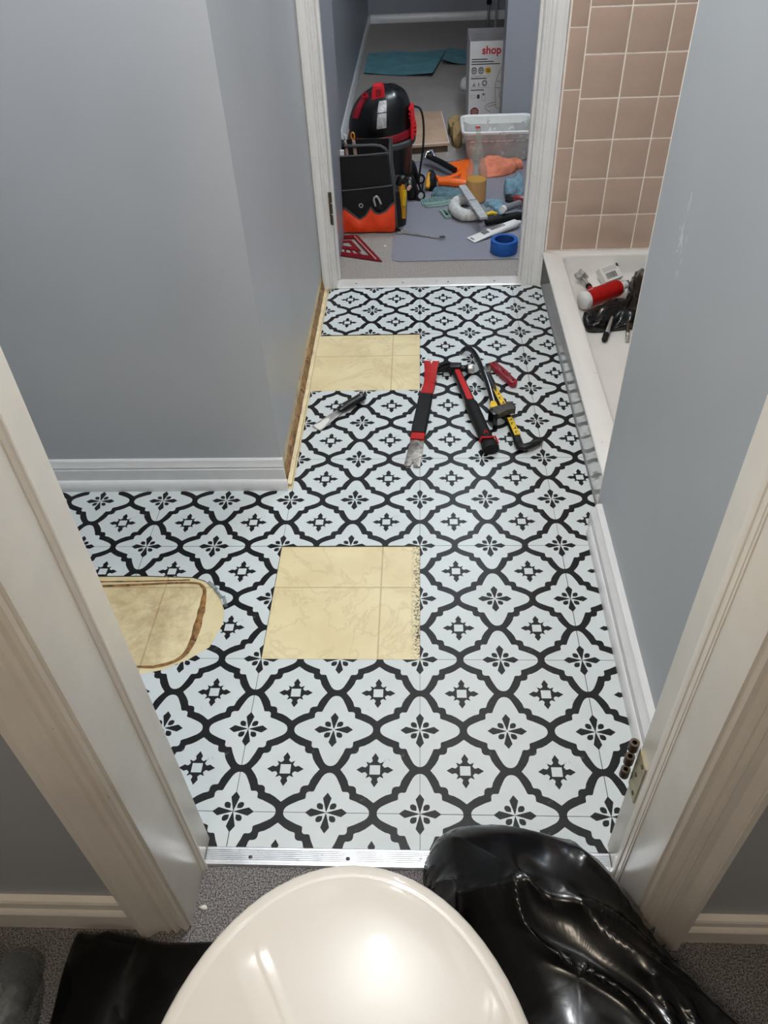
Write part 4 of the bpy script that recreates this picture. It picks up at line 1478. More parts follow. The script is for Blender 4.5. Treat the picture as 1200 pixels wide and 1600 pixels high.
N = 33
xs = [x0 + (x1 - x0) * k / (N - 1) for k in range(N)]
edge1 = front_panel(bm, xs, [0.158 + 0.016 * ((x - x0) / (x1 - x0)) ** 1.5 for x in xs], 2.287, lambda x: 0.008 * math.sin(math.pi * (x - x0) / (x1 - x0)), 0.006, 0.003)
part('upper_pocket', bm, 'dark_fabric', tt)
KEY = [(-0.332, 0.062), (-0.308, 0.068), (-0.280, 0.100), (-0.252, 0.076), (-0.225, 0.055), (-0.202, 0.068), (-0.181, 0.100), (-0.168, 0.080), (-0.150, 0.074), (-0.125, 0.084), (-0.105, 0.106), (-0.092, 0.116)]


def keyz(x):
    for (a, za), (b2, zb) in zip(KEY, KEY[1:]):
        if a <= x <= b2:
            t = (x - a) / (b2 - a)
            return za + (zb - za) * t
    return KEY[-1][1]


bm = B()
edge2 = front_panel(bm, xs, [keyz(x) for x in xs], 2.280, lambda x: 0.004 + 0.010 * abs(math.sin(math.pi * (x + 0.28) / 0.10)), 0.007, 0.003)
op = part('orange_pocket', bm, 'orange_fabric', tt, 'bright orange scalloped front pockets')
bm = B(); tube(bm, [p + Vector((0, -0.001, 0)) for p in edge2], 0.0032, 6)
part('binding', bm, 'grey_binding', tt)
bm = B(); tube(bm, [p + Vector((0, -0.001, 0)) for p in edge1], 0.0030, 6)
part('binding', bm, 'grey_binding', tt)
bm = B(); tube(bm, [(x0, y0 + 0.011, 0.272), (-0.2, y0 + 0.010, 0.276), (x1 - 0.018, y0 + 0.011, 0.281)], 0.0032, 6)
part('binding', bm, 'grey_binding', tt)
bm = B(); tube(bm, [(-0.086, 2.284, 0.010), (-0.090, 2.283, 0.10), (-0.094, 2.285, 0.18), (-0.0985, 2.290, 0.26), (-0.0965, 2.294, 0.335)], [0.0042, 0.0045, 0.0045, 0.0042, 0.0032], 8)
part('corner_piping', bm, 'grey_binding', tt, 'dark grey corner piping')
bm = B()
tube(bm, [(-0.345, 2.42, 0.268), (-0.262, 2.42, 0.272), (-0.17, 2.42, 0.272), (-0.145, 2.42, 0.269), (-0.126, 2.42, 0.258), (-0.116, 2.42, 0.242), (-0.112, 2.42, 0.20)], 0.0058, 10)
hd = part('handle', bm, 'grey_binding', tt, 'bent grey carrying handle')
bm = B()
tube(bm, [(-0.345, 2.42, 0.276), (-0.30, 2.42, 0.277), (-0.276, 2.42, 0.277)], [0.019, 0.019, 0.0165], 14)
part('foam_grip', bm, 'black_rubber', hd)
bm = B()
lathe(bm, [(0.0035, 0.0005), (0.0045, 0.003), (0.0085, 0.003), (0.0095, 0.0)], 18, Matrix(((1, 0, 0, -0.217), (0, 0, -1, 2.279), (0, 1, 0, 0.107), (0, 0, 0, 1))))
part('grommet', bm, 'chrome', tt, 'round silver grommet')
bm = B()
mound(bm, [(-0.094, 2.31), (-0.070, 2.305), (-0.050, 2.33), (-0.048, 2.40), (-0.060, 2.46), (-0.094, 2.47)], [(0.75, 0.0), (0.86, 0.03), (0.96, 0.06), (1.0, 0.10), (1.0, 0.135), (0.96, 0.140), (0.85, 0.138)], 0.002, 20, 2, 6, base=0.006, ridge=False)
part('side_pocket', bm, 'dark_fabric', tt, 'bulging black side pocket', 180)

# tools carried in the tote
tl = thing('metal_clip', 'grey metal clip hooked on the front of the tool tote', 'clip', (-0.152, 2.272, 0.09))
bm = B(); tube(bm, smooth_loop([(-0.162, 2.2715, 0.105), (-0.168, 2.2715, 0.130), (-0.160, 2.2715, 0.140), (-0.151, 2.2715, 0.134), (-0.142, 2.2705, 0.112)], 5, False), 0.0042, 8, True, 0.6)
part('loop', bm, 'steel', tl)
bm = B(); box(bm, -0.160, -0.140, 2.266, 2.274, 0.092, 0.114, 0.003, 2)
part('base', bm, 'black_gloss', tl)
for (xb, xt, zt, m1, lbl) in ((-0.262, -0.273, 0.312, 'white_plastic', 'white looped tool handle sticking out of the tote'), (-0.226, -0.242, 0.318, 'amber', 'yellow looped tool handle sticking out of the tote')):
    ps = thing('looped_tool', lbl, 'tool', (xb, 2.44, 0.03))
    bm = B(); bmv = [(xb, 2.445, 0.035), (xb + (xt - xb) * 0.6, 2.432, 0.20), (xt, 2.424, zt - 0.028)]
    tube(bm, bmv, [0.006, 0.0065, 0.0062], 10, True, 0.5)
    part('stem', bm, 'skin_pink', ps, 'pinkish printed stem')
    bm = B()
    c = Vector((xt - 0.0015, 2.422, zt - 0.012))
    tube(bm, [c + Vector((0.0062 * math.sin(a), 0, 0.012 * math.cos(a))) for a in [2 * math.pi * k / 16 for k in range(16)]], 0.0024, 6, closed=True)
    part('loop', bm, m1, ps)
bm = B(); box(bm, -0.325, -0.272, 2.335, 2.345, 0.10, 0.284, 0.002, 2)
single('paint_stick', bm, 'paper_white', 'flat pale stick standing in the black tote', 'stick')
uk = thing('hand_tool', 'yellow and black tool handle in the tote side pocket', 'tool', (-0.062, 2.32, 0.02))
bm = B(); tube(bm, [(-0.061, 2.318, 0.04), (-0.062, 2.312, 0.10), (-0.066, 2.306, 0.172)], [0.008, 0.012, 0.0125], 12, True, 0.8)
part('handle', bm, 'amber', uk)
bm = B(); tube(bm, smooth_loop([(-0.076, 2.304, 0.170), (-0.070, 2.302, 0.188), (-0.058, 2.302, 0.192), (-0.050, 2.302, 0.178)], 4, False), 0.012, 10)
part('pommel', bm, 'black_gloss', uk)
bm = B(); tube(bm, [(-0.058, 2.296, 0.098), (-0.0565, 2.294, 0.13), (-0.056, 2.293, 0.152)], [0.0075, 0.0085, 0.0085], 10)
single('yellow_marker', bm, 'yellow', 'bright yellow stubby marker clipped beside the tote pocket', 'marker')
bm = B(); lathe(bm, [(0, 0), (0.006, 0), (0.007, 0.012), (0.005, 0.018), (0, 0.019)], 12, Matrix.Translation((-0.043, 2.315, 0.146)) @ Matrix.Rotation(0.6, 4, 'Y'))
single('marker_cap', bm, 'skin_pink', 'small pinkish white cap behind the yellow marker', 'cap')

# shop vacuum
sv = thing('shop_vacuum', 'black and red shop vacuum with silver tape behind the tote', 'vacuum', (-0.152, 2.71, 0))
VC = Vector((-0.152, 2.71, 0))
T = Matrix.Translation(VC)
bm = B()
lathe(bm, [(0, 0.02), (0.108, 0.02), (0.112, 0.03), (0.118, 0.10), (0.124, 0.19), (0.126, 0.203)], 40, T)
part('drum', bm, 'black_gloss', sv)
bm = B()
lathe(bm, [(0.124, 0.196), (0.1345, 0.198), (0.1375, 0.206), (0.1365, 0.216), (0.131, 0.220), (0.122, 0.221)], 40, T)
part('rim', bm, 'grey_binding', sv, 'dark grey drum rim')
tilt = T @ Matrix.Translation((0, 0, 0.22)) @ Matrix.Rotation(math.radians(-5), 4, 'Y')
bm = B()
lathe(bm, [(0.124, -0.002), (0.131, 0.0), (0.132, 0.020), (0.128, 0.028), (0.12, 0.03)], 40, tilt)
part('band', bm, 'red_dark', sv, 'dark red lid band')


def dome(az, el, k=1.0):
    rx, ry, rz = 0.127 * k, 0.128 * k, 0.150 * k
    e = math.radians(el)
    a = math.radians(az)
    c = math.cos(e) ** 0.75
    s = math.sin(e) ** 0.95 if e > 0 else 0
    return tilt @ Vector((rx * c * math.sin(a) + 0.030 * s ** 1.6, -ry * c * math.cos(a), 0.026 + rz * s))


bm = B()
rings = []
for i in range(14):
    el = 89.0 * i / 13
    ring = []
    for k in range(56):
        az = 360 * k / 56
        bump_k = 1.0 + (0.022 * (0.5 + 0.5 * math.cos(math.radians(az * 8))) * (1 if 30 < az < 330 else 0) * math.sin(math.radians(min(90, el * 1.6))))
        ring.append(bm.verts.new(dome(az, el, bump_k)))
    rings.append(ring)
for A, C in zip(rings, rings[1:]):
    for k in range(56):
        bm.faces.new((A[k], A[(k + 1) % 56], C[(k + 1) % 56], C[k]))
bm.faces.new(rings[-1])
part('lid', bm, 'black_gloss', sv, 'black domed motor lid', 60)


def dome_patch(az0, az1, el0, el1, k0, k1, n=8):
    bm = B()
    P = [[[bm.verts.new(dome(az0 + (az1 - az0) * i / n, el0 + (el1 - el0) * j / n, k)) for j in range(n + 1)] for i in range(n + 1)] for k in (k0, k1)]
    for i in range(n):
        for j in range(n):
            bm.faces.new((P[1][i][j], P[1][i + 1][j], P[1][i + 1][j + 1], P[1][i][j + 1]))
            bm.faces.new((P[0][i][j], P[0][i][j + 1], P[0][i + 1][j + 1], P[0][i + 1][j]))
        for a, j in ((0, 0), (1, n)):
            bm.faces.new((P[0][i][j], P[0][i + 1][j], P[1][i + 1][j], P[1][i][j]))
            bm.faces.new((P[0][j][i], P[0][j][i + 1], P[1][j][i + 1], P[1][j][i]))
    bmesh.ops.recalc_face_normals(bm, faces=bm.faces[:])
    return bm


part('tape_patch', dome_patch(-4, 13, 12, 32, 1.006, 1.016), 'silver_tape', sv, 'strip of silver tape')
part('tape_patch', dome_patch(-5, 13, 34, 52, 1.006, 1.016), 'silver_tape', sv)
part('switch_panel', dome_patch(-62, -44, 25, 62, 1.0, 1.05), 'crimson', sv, 'dark red curved switch panel')
bm = B()
c = dome(-50, 58, 1.07)
lathe(bm, [(0.0, -0.004), (0.006, -0.004), (0.008, 0.004), (0.012, 0.004), (0.014, -0.008)], 16, Matrix.Translation(c) @ Matrix.Rotation(-0.5, 4, 'Y') @ Matrix.Rotation(0.5, 4, 'X'))
part('port', bm, 'crimson', sv)
# carrying handle on top
bm = B()
prof = [(-0.028, 0.108), (-0.026, 0.140), (-0.020, 0.180), (-0.012, 0.198), (0.020, 0.198), (0.026, 0.190), (0.029, 0.150), (0.031, 0.108)]
prism(bm, prof, -0.022, 0.022, tilt @ Matrix(((1, 0, 0, 0.008), (0, 0, -1, -0.055), (0, 1, 0, 0), (0, 0, 0, 1))), 0.005)
hd = part('handle', bm, 'red_bright', sv, 'bright red carrying handle')
bm = B()
prism(bm, [(-0.006, 0.160), (0.016, 0.160), (0.016, 0.184), (-0.003, 0.184)], 0.0215, 0.0228, tilt @ Matrix(((1, 0, 0, 0.008), (0, 0, -1, -0.055), (0, 1, 0, 0), (0, 0, 0, 1))), 0.0)
prism(bm, [(-0.006, 0.132), (0.012, 0.132), (0.012, 0.150), (-0.006, 0.150)], 0.0215, 0.0228, tilt @ Matrix(((1, 0, 0, 0.008), (0, 0, -1, -0.055), (0, 1, 0, 0), (0, 0, 0, 1))), 0.0)
part('recess', bm, 'crimson', hd)
bm = B()
for k in range(7):
    a = tilt @ Vector((0.124 + 0.002 * math.sin(k), -0.035, 0.004 + k * 0.0145))
    box(bm, a.x - 0.004, a.x + 0.017, a.y - 0.03, a.y + 0.03, a.z, a.z + 0.0085, 0.002, 1)
a = tilt @ Vector((0.124, -0.035, 0.0))
box(bm, a.x - 0.006, a.x + 0.008, a.y - 0.034, a.y + 0.034, a.z - 0.012, a.z + 0.105, 0.003, 2)
part('vent_grille', bm, 'red_bright', sv, 'ribbed bright red vent')
bm = B()
tube(bm, smooth_loop([tuple(tilt @ Vector((0.136, -0.03, 0.10))), (0.004, 2.675, 0.320), (0.016, 2.665, 0.27), (0.014, 2.65, 0.19), (0.002, 2.640, 0.11), (-0.004, 2.63, 0.06), (0.006, 2.64, 0.02), (0.010, 2.70, 0.006), (0.012, 2.78, 0.005)], 8, False), 0.0042, 8)
part('power_cord', bm, 'black_rubber', sv, 'black power cord')
for (cx, cy) in ((-0.045, 2.615), (-0.255, 2.62), (-0.045, 2.80), (-0.255, 2.80)):
    bm = B()
    mound(bm, [(cx - 0.04, cy - 0.02), (cx + 0.02, cy - 0.035), (cx + 0.04, cy), (cx + 0.02, cy + 0.04), (cx - 0.04, cy + 0.03)], [(1, 0.012), (1, 0.03), (0.8, 0.06), (0.6, 0.08), (0.3, 0.09)], 0.001, 10, 1, 5, base=0.002, ridge=False)
    ft = part('foot', bm, 'black_gloss', sv)
    bm = B()
    wm = Matrix.Translation((cx + 0.046, cy - 0.022, 0.021)) @ Matrix.Rotation(math.radians(75), 4, 'X') @ Matrix.Rotation(0.5, 4, 'Y')
    lathe(bm, [(0.013, -0.008), (0.020, -0.008), (0.0205, 0.0), (0.020, 0.008), (0.013, 0.008), (0.013, -0.008)], 20, wm)
    wh = part('caster', bm, 'black_rubber', ft)
    bm = B()
    lathe(bm, [(0, 0.009), (0.004, 0.009), (0.005, 0.006), (0.0125, 0.006), (0.0125, -0.006), (0, -0.006)], 16, wm)
    part('hub', bm, 'light_grey', wh)

# wrench on the mat
wr = thing('wrench', 'steel combination wrench lying on the clear mat', 'wrench', (0.0, 2.235, MZ))
dv = Vector((0.165, -0.068, 0))
M = frame((-0.076, 2.268, MZ + 0.0008), dv)
bm = B()
prism(bm, [(0.012, -0.006), (0.165, -0.0048), (0.165, 0.0048), (0.012, 0.006)], 0.0015, 0.0065, M, 0.0015)
part('shank', bm, 'steel', wr)
bm = B()
prism(bm, [(0.018, -0.008), (0.006, -0.0135), (-0.010, -0.011), (-0.008, -0.005), (0.003, -0.005), (0.004, 0.005), (-0.008, 0.005), (-0.010, 0.011), (0.006, 0.0135), (0.018, 0.008)], 0, 0.008, M, 0.0012)
part('jaw', bm, 'steel', wr)
bm = B()
lathe(bm, [(0.0065, 0), (0.0065, 0.009), (0.0115, 0.009), (0.0120, 0.005), (0.0115, 0), (0.0065, 0)], 12, M @ Matrix.Translation((0.172, 0, 0)))
part('ring', bm, 'chrome', wr)
bm = B()
tube(bm, [(-0.088, 2.283, 0.010), (-0.082, 2.270, 0.010), (-0.078, 2.262, 0.011)], [0.009, 0.011, 0.008], 10)
single('drill_bit_holder', bm, 'black_rubber', 'small black stub at the corner of the tool tote', 'holder')

# blue masking tape
tp = thing('tape_roll', 'roll of blue masking tape on the clear mat', 'tape roll', (0.299, 2.088, MZ))
bm = B()
lathe(bm, [(0.0345, 0.001), (0.0470, 0.0), (0.0482, 0.002), (0.0482, 0.044), (0.0470, 0.046), (0.0355, 0.0455)], 48, Matrix.Translation((0.299, 2.088, MZ)))
part('tape', bm, 'blue_tape', tp)
bm = B()
lathe(bm, [(0.0355, 0.0455), (0.0335, 0.0450), (0.0335, 0.001), (0.0345, 0.001)], 48, Matrix.Translation((0.299, 2.088, MZ)))
part('core', bm, 'blue_tape_core', tp)

# squeezed white tube
ct = thing('caulk_tube', 'squeezed white caulk tube with printed label behind the blue tape', 'tube', (0.28, 2.24, MZ))
dv = Vector((0.190, 0.118, 0.0))
M = frame((0.186, 2.182, MZ), dv)
bm = B()


def oval(x, w, h, z):
    return [M @ Vector((x, w * math.cos(a), z + h * math.sin(a))) for a in [2 * math.pi * k / 20 for k in range(20)]]


loft(bm, [oval(0.0, 0.026, 0.0016, 0.003), oval(0.02, 0.0255, 0.004, 0.005), oval(0.08, 0.023, 0.010, 0.011), oval(0.15, 0.020, 0.014, 0.015), oval(0.20, 0.018, 0.016, 0.017), oval(0.212, 0.010, 0.010, 0.017), oval(0.225, 0.007, 0.007, 0.017)])
tb = part('body', bm, 'paper_white', ct)
bm = B()
box(bm, 0.006, 0.011, -0.010, 0.010, 0.006, 0.0078, M=M @ Matrix.Rotation(math.radians(-4), 4, 'Y'))
part('print', bm, 'ink_grey', tb)
for k in range(3):
    bm = B()
    box(bm, 0.052 + k * 0.009, 0.057 + k * 0.009, -0.013, 0.013, 0.0155, 0.0182, M=M @ Matrix.Rotation(math.radians(-3), 4, 'Y'))
    part('print', bm, 'ink_grey', tb)
for k in range(8):
    bm = B()
    box(bm, 0.088 + k * 0.008, 0.091 + k * 0.008, -0.011, 0.009, 0.0195, 0.0222, M=M @ Matrix.Rotation(math.radians(-3), 4, 'Y'))
    part('print', bm, 'ink_grey', tb)

# spray bottle body with yellow liquid
sb = thing('spray_bottle', 'translucent bottle half filled with yellow liquid', 'bottle', (0.222, 2.565, MZ))
T = Matrix.Translation((0.225, 2.57, MZ))
bm = B()
lathe(bm, [(0, 0), (0.037, 0), (0.0410, 0.004), (0.0410, 0.110), (0.0390, 0.124), (0.033, 0.14), (0.0275, 0.17), (0.0225, 0.205), (0.016, 0.218), (0.012, 0.224), (0.012, 0.242)], 32, T)
part('body', bm, 'bottle_plastic', sb)
bm = B()
lathe(bm, [(0, 0.002), (0.036, 0.002), (0.0396, 0.005), (0.0396, 0.084), (0, 0.078)], 32, T)
part('liquid', bm, 'yellow_liquid', sb, 'yellow liquid')
bm = B()
lathe(bm, [(0.0125, 0.226), (0.014, 0.230), (0.014, 0.244), (0.012, 0.247), (0.009, 0.250), (0.009, 0.272), (0.006, 0.274), (0, 0.274)], 20, T)
part('neck', bm, 'bottle_plastic', sb)
bm = B()
tube(bm, [(0.222 + 0.0085 * math.cos(a), 2.565 + 0.0085 * math.sin(a), MZ + 0.277) for a in [2 * math.pi * k / 16 for k in range(16)]], 0.0018, 6, closed=True)
part('red_ring', bm, 'red_bright', sb)

# foam roll and grey scraper
bm = B()
P = smooth_loop([(0.196, 2.510, 0.030), (0.160, 2.515, 0.028), (0.137, 2.470, 0.027), (0.140, 2.410, 0.027), (0.168, 2.368, 0.027), (0.205, 2.362, 0.028), (0.238, 2.375, 0.028)], 6, False)
tube(bm, P, [0.020 + 0.004 * math.sin(3.1 * k / len(P)) + 0.002 * noise.noise(Vector((k * 0.9, 0, 0))) for k in range(len(P))], 14, True, 0.95)
single('foam_roll', bm, 'foam_white', 'curved dusty white foam roll under the grey scraper', 'foam roll', None, 60)
gs = thing('scraper', 'long light grey scraper leaning across the white foam roll', 'scraper', (0.21, 2.44, 0.02))
bm = B()
Ms = frame((0.166, 2.520, 0.080), Vector((0.070, -0.262, -0.024)))
prism(bm, [(0, -0.014), (0.13, -0.016), (0.138, -0.017), (0.275, -0.015), (0.275, 0.015), (0.138, 0.017), (0.13, 0.016), (0, 0.014)], -0.004, 0.006, Ms, 0.002)
part('blade', bm, 'light_grey', gs)
bm = B()
prism(bm, [(0.13, -0.0175), (0.136, -0.0175), (0.136, 0.0175), (0.13, 0.0175)], -0.005, 0.0075, Ms, 0.001)
part('ridge', bm, 'grey_plastic', gs)

# notched trowel plate
nt = thing('notched_trowel', 'pale green metal notched trowel plate on the mat', 'trowel', (0.08, 2.55, MZ))
M = frame((0.020, 2.500, MZ + 0.001), Vector((0.135, 0.042, 0)))
bm = B()
out = [(0.0, 0.03), (0.004, 0.010), (0.014, 0.0), (0.06, -0.006), (0.11, -0.004), (0.142, 0.004), (0.146, 0.03), (0.146, 0.088)]
for k in range(13):
    x = 0.142 - k * 0.0108
    out += [(x, 0.088), (x, 0.098), (x - 0.0052, 0.098), (x - 0.0052, 0.088)]
prism(bm, out, 0.0, 0.004, M)
part('plate', bm, 'pale_green_steel', nt)
bm = B()
for k in range(14):
    x = 0.010 + k * 0.0098
    box(bm, x, x + 0.0038, 0.042, 0.082, 0.0039, 0.0062, M=M)
part('teeth', bm, 'slate_rag', nt, 'row of dark comb teeth')
bm = B()
prism(bm, [(0.004, 0.010), (0.06, 0.006), (0.142, 0.014), (0.142, 0.034), (0.06, 0.028), (0.004, 0.034)], 0.004, 0.010, M, 0.003)
part('rib', bm, 'pale_green_steel', nt)
bk = thing('buckle', 'small white slotted buckle in front of the notched trowel', 'buckle', (0.102, 2.43, MZ))
M = frame((0.088, 2.468, MZ + 0.001), Vector((0.022, -0.072, 0)))
bm = B()
a0 = [(0, -0.013), (0.08, -0.013), (0.08, 0.013), (0, 0.013)]
ring_prism(bm, a0, [(0.012, -0.006), (0.070, -0.006), (0.070, 0.006), (0.012, 0.006)], 0, 0.009)
bm.transform(M)
part('frame', bm, 'pale_green_steel', bk)
bm = B(); box(bm, 0.040, 0.072, -0.006, 0.006, 0.001, 0.005, 0.001, 1, M=M)
part('slot_bar', bm, 'black_gloss', bk)

# tile cutter: chrome and black jaws, orange handle
tc = thing('tile_nipper', 'black and chrome cutter with bright orange handles', 'cutter', (0.10, 2.86, MZ))
bm = B()
tube(bm, [(0.034, 3.00, 0.040), (0.09, 2.925, 0.036), (0.150, 2.845, 0.030)], [0.016, 0.017, 0.014], 8, True, 0.9)
part('body', bm, 'black_gloss', tc, None, 25)
bm = B()
tube(bm, [(0.020, 2.965, 0.040), (0.08, 2.89, 0.036), (0.135, 2.815, 0.028)], [0.006, 0.006, 0.005], 8)
part('rail', bm, 'chrome', tc)
bm = B()
tube(bm, [(0.018, 2.985, 0.026), (0.030, 3.0, 0.058), (0.055, 3.0, 0.060), (0.066, 2.975, 0.045)], [0.008, 0.011, 0.010, 0.007], 10)
part('jaw', bm, 'chrome', tc, 'rounded chrome jaw')
bm = B()
tube(bm, smooth_loop([(0.045, 2.84, 0.020), (0.085, 2.79, 0.016), (0.14, 2.80, 0.020), (0.172, 2.82, 0.028)], 5, False), 0.010, 8, True, 0.8)
part('handle', bm, 'orange_bright', tc, 'thin orange upper handle')
bm = B()
tube(bm, [(0.078, 2.748, 0.018), (0.12, 2.742, 0.019), (0.185, 2.722, 0.018), (0.20, 2.716, 0.018)], [0.015, 0.018, 0.018, 0.013], 12)
part('handle', bm, 'orange_bright', tc, 'thick orange lower handle')
gl = thing('glove', 'black and yellow work glove beside the vacuum caster', 'glove', (0.045, 2.74, MZ))
bm = B()
mound(bm, [(0.032, 2.71), (0.045, 2.68), (0.07, 2.70), (0.066, 2.76), (0.055, 2.80), (0.034, 2.79)], [(1, 0), (1, 0.02), (0.85, 0.04), (0.6, 0.052), (0.3, 0.058)], 0.012, 30, 4, 7, base=MZ)
part('palm', bm, 'black_rubber', gl, None, 180)
bm = B(); tube(bm, [(0.030, 2.675, 0.020), (0.036, 2.70, 0.042), (0.042, 2.735, 0.056)], [0.010, 0.013, 0.010], 10)
part('finger', bm, 'amber', gl, 'yellow finger')


def rag(name, outline, h, m, label, seed, amp=0.02, freq=22, base=MZ, cat='rag'):
    bm = B()
    prof = [(1, 0.0), (1.0, 0.25), (0.97, 0.5), (0.9, 0.7), (0.8, 0.84), (0.66, 0.93), (0.5, 0.98), (0.32, 1.0), (0.14, 1.0)]
    mound(bm, outline, [(s, k * h) for s, k in prof], amp, freq, seed, 9, (1, 0.4), 1.5, base=base)
    return single(name, bm, m, label, cat, None, 180)


rag('cloth_rag', [(0.108, 2.985), (0.16, 3.02), (0.225, 3.05), (0.235, 2.96), (0.225, 2.86), (0.212, 2.775), (0.165, 2.79), (0.175, 2.86), (0.14, 2.93)], 0.012, 'orange_bright', 'bright orange flat cloth behind the bottle', 1.0, 0.008)
rag('rubber_glove', [(0.262, 2.955), (0.275, 2.985), (0.33, 2.992), (0.39, 2.985), (0.435, 2.945), (0.448, 2.915), (0.42, 2.905), (0.405, 2.87), (0.345, 2.825), (0.270, 2.825), (0.255, 2.89)], 0.030, 'orange_rag', 'salmon orange rumpled glove in front of the plastic bin', 2.2, 0.030, 18, MZ, 'glove')
rag('cloth_rag', [(0.345, 2.62), (0.352, 2.665), (0.40, 2.70), (0.418, 2.69), (0.412, 2.60), (0.405, 2.555), (0.35, 2.56)], 0.06, 'blue_rag', 'bunched pale blue rag above the red screwdriver', 3.1, 0.028)
rag('cloth_rag', [(0.252, 2.50), (0.29, 2.515), (0.325, 2.50), (0.33, 2.43), (0.312, 2.405), (0.28, 2.44)], 0.026, 'blue_rag', 'flat blue rag between the bottle and the grey tube', 4.6, 0.014)
rag('cloth_rag', [(0.055, 2.675), (0.075, 2.70), (0.11, 2.685), (0.165, 2.655), (0.165, 2.61), (0.10, 2.608), (0.05, 2.618)], 0.016, 'slate_rag', 'slate blue crumpled rag behind the notched trowel', 5.7, 0.014, 26)
rag('dust_cloth', [(0.24, 2.47), (0.262, 2.44), (0.285, 2.40), (0.28, 2.35), (0.25, 2.36), (0.235, 2.41)], 0.026, 'grey_plastic', 'dark grey rag scrap between foam roll and screwdrivers', 6.1, 0.016, 26)

sd = thing('screwdriver', 'red and black screwdriver handle among the rags', 'screwdriver', (0.37, 2.49, MZ))
bm = B(); tube(bm, [(0.338, 2.505, 0.034), (0.352, 2.502, 0.034), (0.372, 2.495, 0.034)], [0.015, 0.018, 0.0165], 8)
part('collar', bm, 'black_gloss', sd)
bm = B(); tube(bm, [(0.368, 2.497, 0.034), (0.385, 2.49, 0.034), (0.43, 2.47, 0.034), (0.44, 2.466, 0.034)], [0.0165, 0.018, 0.018, 0.012], 8)
part('handle', bm, 'red_dark', sd, 'red handle')
gt = thing('glue_tube', 'translucent grey glue tube lying among the screwdrivers', 'tube', (0.35, 2.4, MZ))
bm = B(); tube(bm, [(0.316, 2.341, 0.056), (0.345, 2.378, 0.050), (0.385, 2.432, 0.040)], [0.0135, 0.014, 0.0135], 16)
part('body', bm, 'grey_plastic', gt)
bm = B(); tube(bm, [(0.310, 2.333, 0.057), (0.3165, 2.3415, 0.056)], [0.0125, 0.0142], 16)
part('cap', bm, 'white_plastic', gt, 'pale round cap')
sd = thing('screwdriver', 'black handled screwdriver with yellow tip behind the caulk tube', 'screwdriver', (0.32, 2.34, MZ))
bm = B(); tube(bm, [(0.248, 2.312, 0.020), (0.30, 2.330, 0.022), (0.37, 2.355, 0.022), (0.40, 2.366, 0.020)], [0.013, 0.016, 0.016, 0.012], 10)
part('handle', bm, 'black_rubber', sd)
bm = B(); tube(bm, [(0.252, 2.345, 0.036), (0.272, 2.352, 0.038), (0.292, 2.356, 0.034)], [0.005, 0.008, 0.005], 8)
part('tip', bm, 'yellow', sd, 'yellow tip')

# flat carton, brown paper, plastic bin
fc = thing('flat_carton', 'flat light brown carton lying on the carpet by the vacuum', 'carton', (0.05, 3.4, 0))
bm = B()
prism(bm, [(-0.080, 3.14), (0.135, 3.165), (0.108, 3.655), (-0.080, 3.66)], 0.030, 0.044, None, 0.002)
part('lid', bm, 'cardboard', fc)
bm = B()
prism(bm, [(-0.076, 3.155), (0.128, 3.178), (0.102, 3.65), (-0.076, 3.65)], 0.001, 0.030)
part('base', bm, 'kraft_dark', fc)
bm = B()
tube(bm, [(-0.07, 3.142, 0.043), (0.134, 3.166, 0.043), (0.108, 3.653, 0.043)], 0.0022, 6)
part('tape_edge', bm, 'paper_white', fc, 'pale taped edge')
rag('brown_paper', [(0.138, 3.46), (0.16, 3.52), (0.188, 3.55), (0.20, 3.45), (0.20, 3.30), (0.185, 3.22), (0.155, 3.25), (0.15, 3.36)], 0.06, 'brown_paper', 'crumpled brown paper between the flat carton and the bin', 9.3, 0.040, 20, 0.0, 'paper')

bn = thing('plastic_bin', 'plaster-splattered white plastic bin in front of the wall end', 'bin', (0.33, 3.12, 0))
bm = B()
loft(bm, [rrect(0.213, 0.478, 3.04, 3.215, 0.02, 0.001), rrect(0.200, 0.490, 3.015, 3.235, 0.025, 0.095), rrect(0.190, 0.500, 3.005, 3.25, 0.028, 0.100), rrect(0.184, 0.506, 3.0, 3.256, 0.03, 0.130),
          rrect(0.188, 0.502, 3.004, 3.252, 0.028, 0.133), rrect(0.196, 0.494, 3.012, 3.244, 0.024, 0.128), rrect(0.222, 0.468, 3.045, 3.212, 0.02, 0.012)])
part('body', bm, 'bin_side', bn)
bm = B()
loft(bm, [rrect(0.1835, 0.5065, 2.9995, 3.2565, 0.03, 0.122), rrect(0.1830, 0.5070, 2.999, 3.257, 0.03, 0.131), rrect(0.187, 0.503, 3.003, 3.253, 0.028, 0.1345), rrect(0.1965, 0.4935, 3.0125, 3.2435, 0.024, 0.129), rrect(0.206, 0.484, 3.026, 3.230, 0.022, 0.075)], False, False)
part('plaster_coat', bm, 'white_paint_tub', bn, 'thick white plaster along the rim')
bm = B()
random.seed(21)
for k in range(9):
    x = 0.235 + k * 0.027
    mound(bm, [(x - 0.010, -0.006), (x + 0.010, -0.005), (x + 0.012, 0.005), (x - 0.009, 0.007)], [(1, 0), (0.8, 0.0012), (0.4, 0.0016)], 0.0006, 80, k, 4)
bm.transform(Matrix(((1, 0, 0, 0), (0, 0, -1, 3.0136), (0, 1, 0, 0.094), (0, 0, 0, 1))))
part('plaster_drip', bm, 'white_paint_tub', bn)

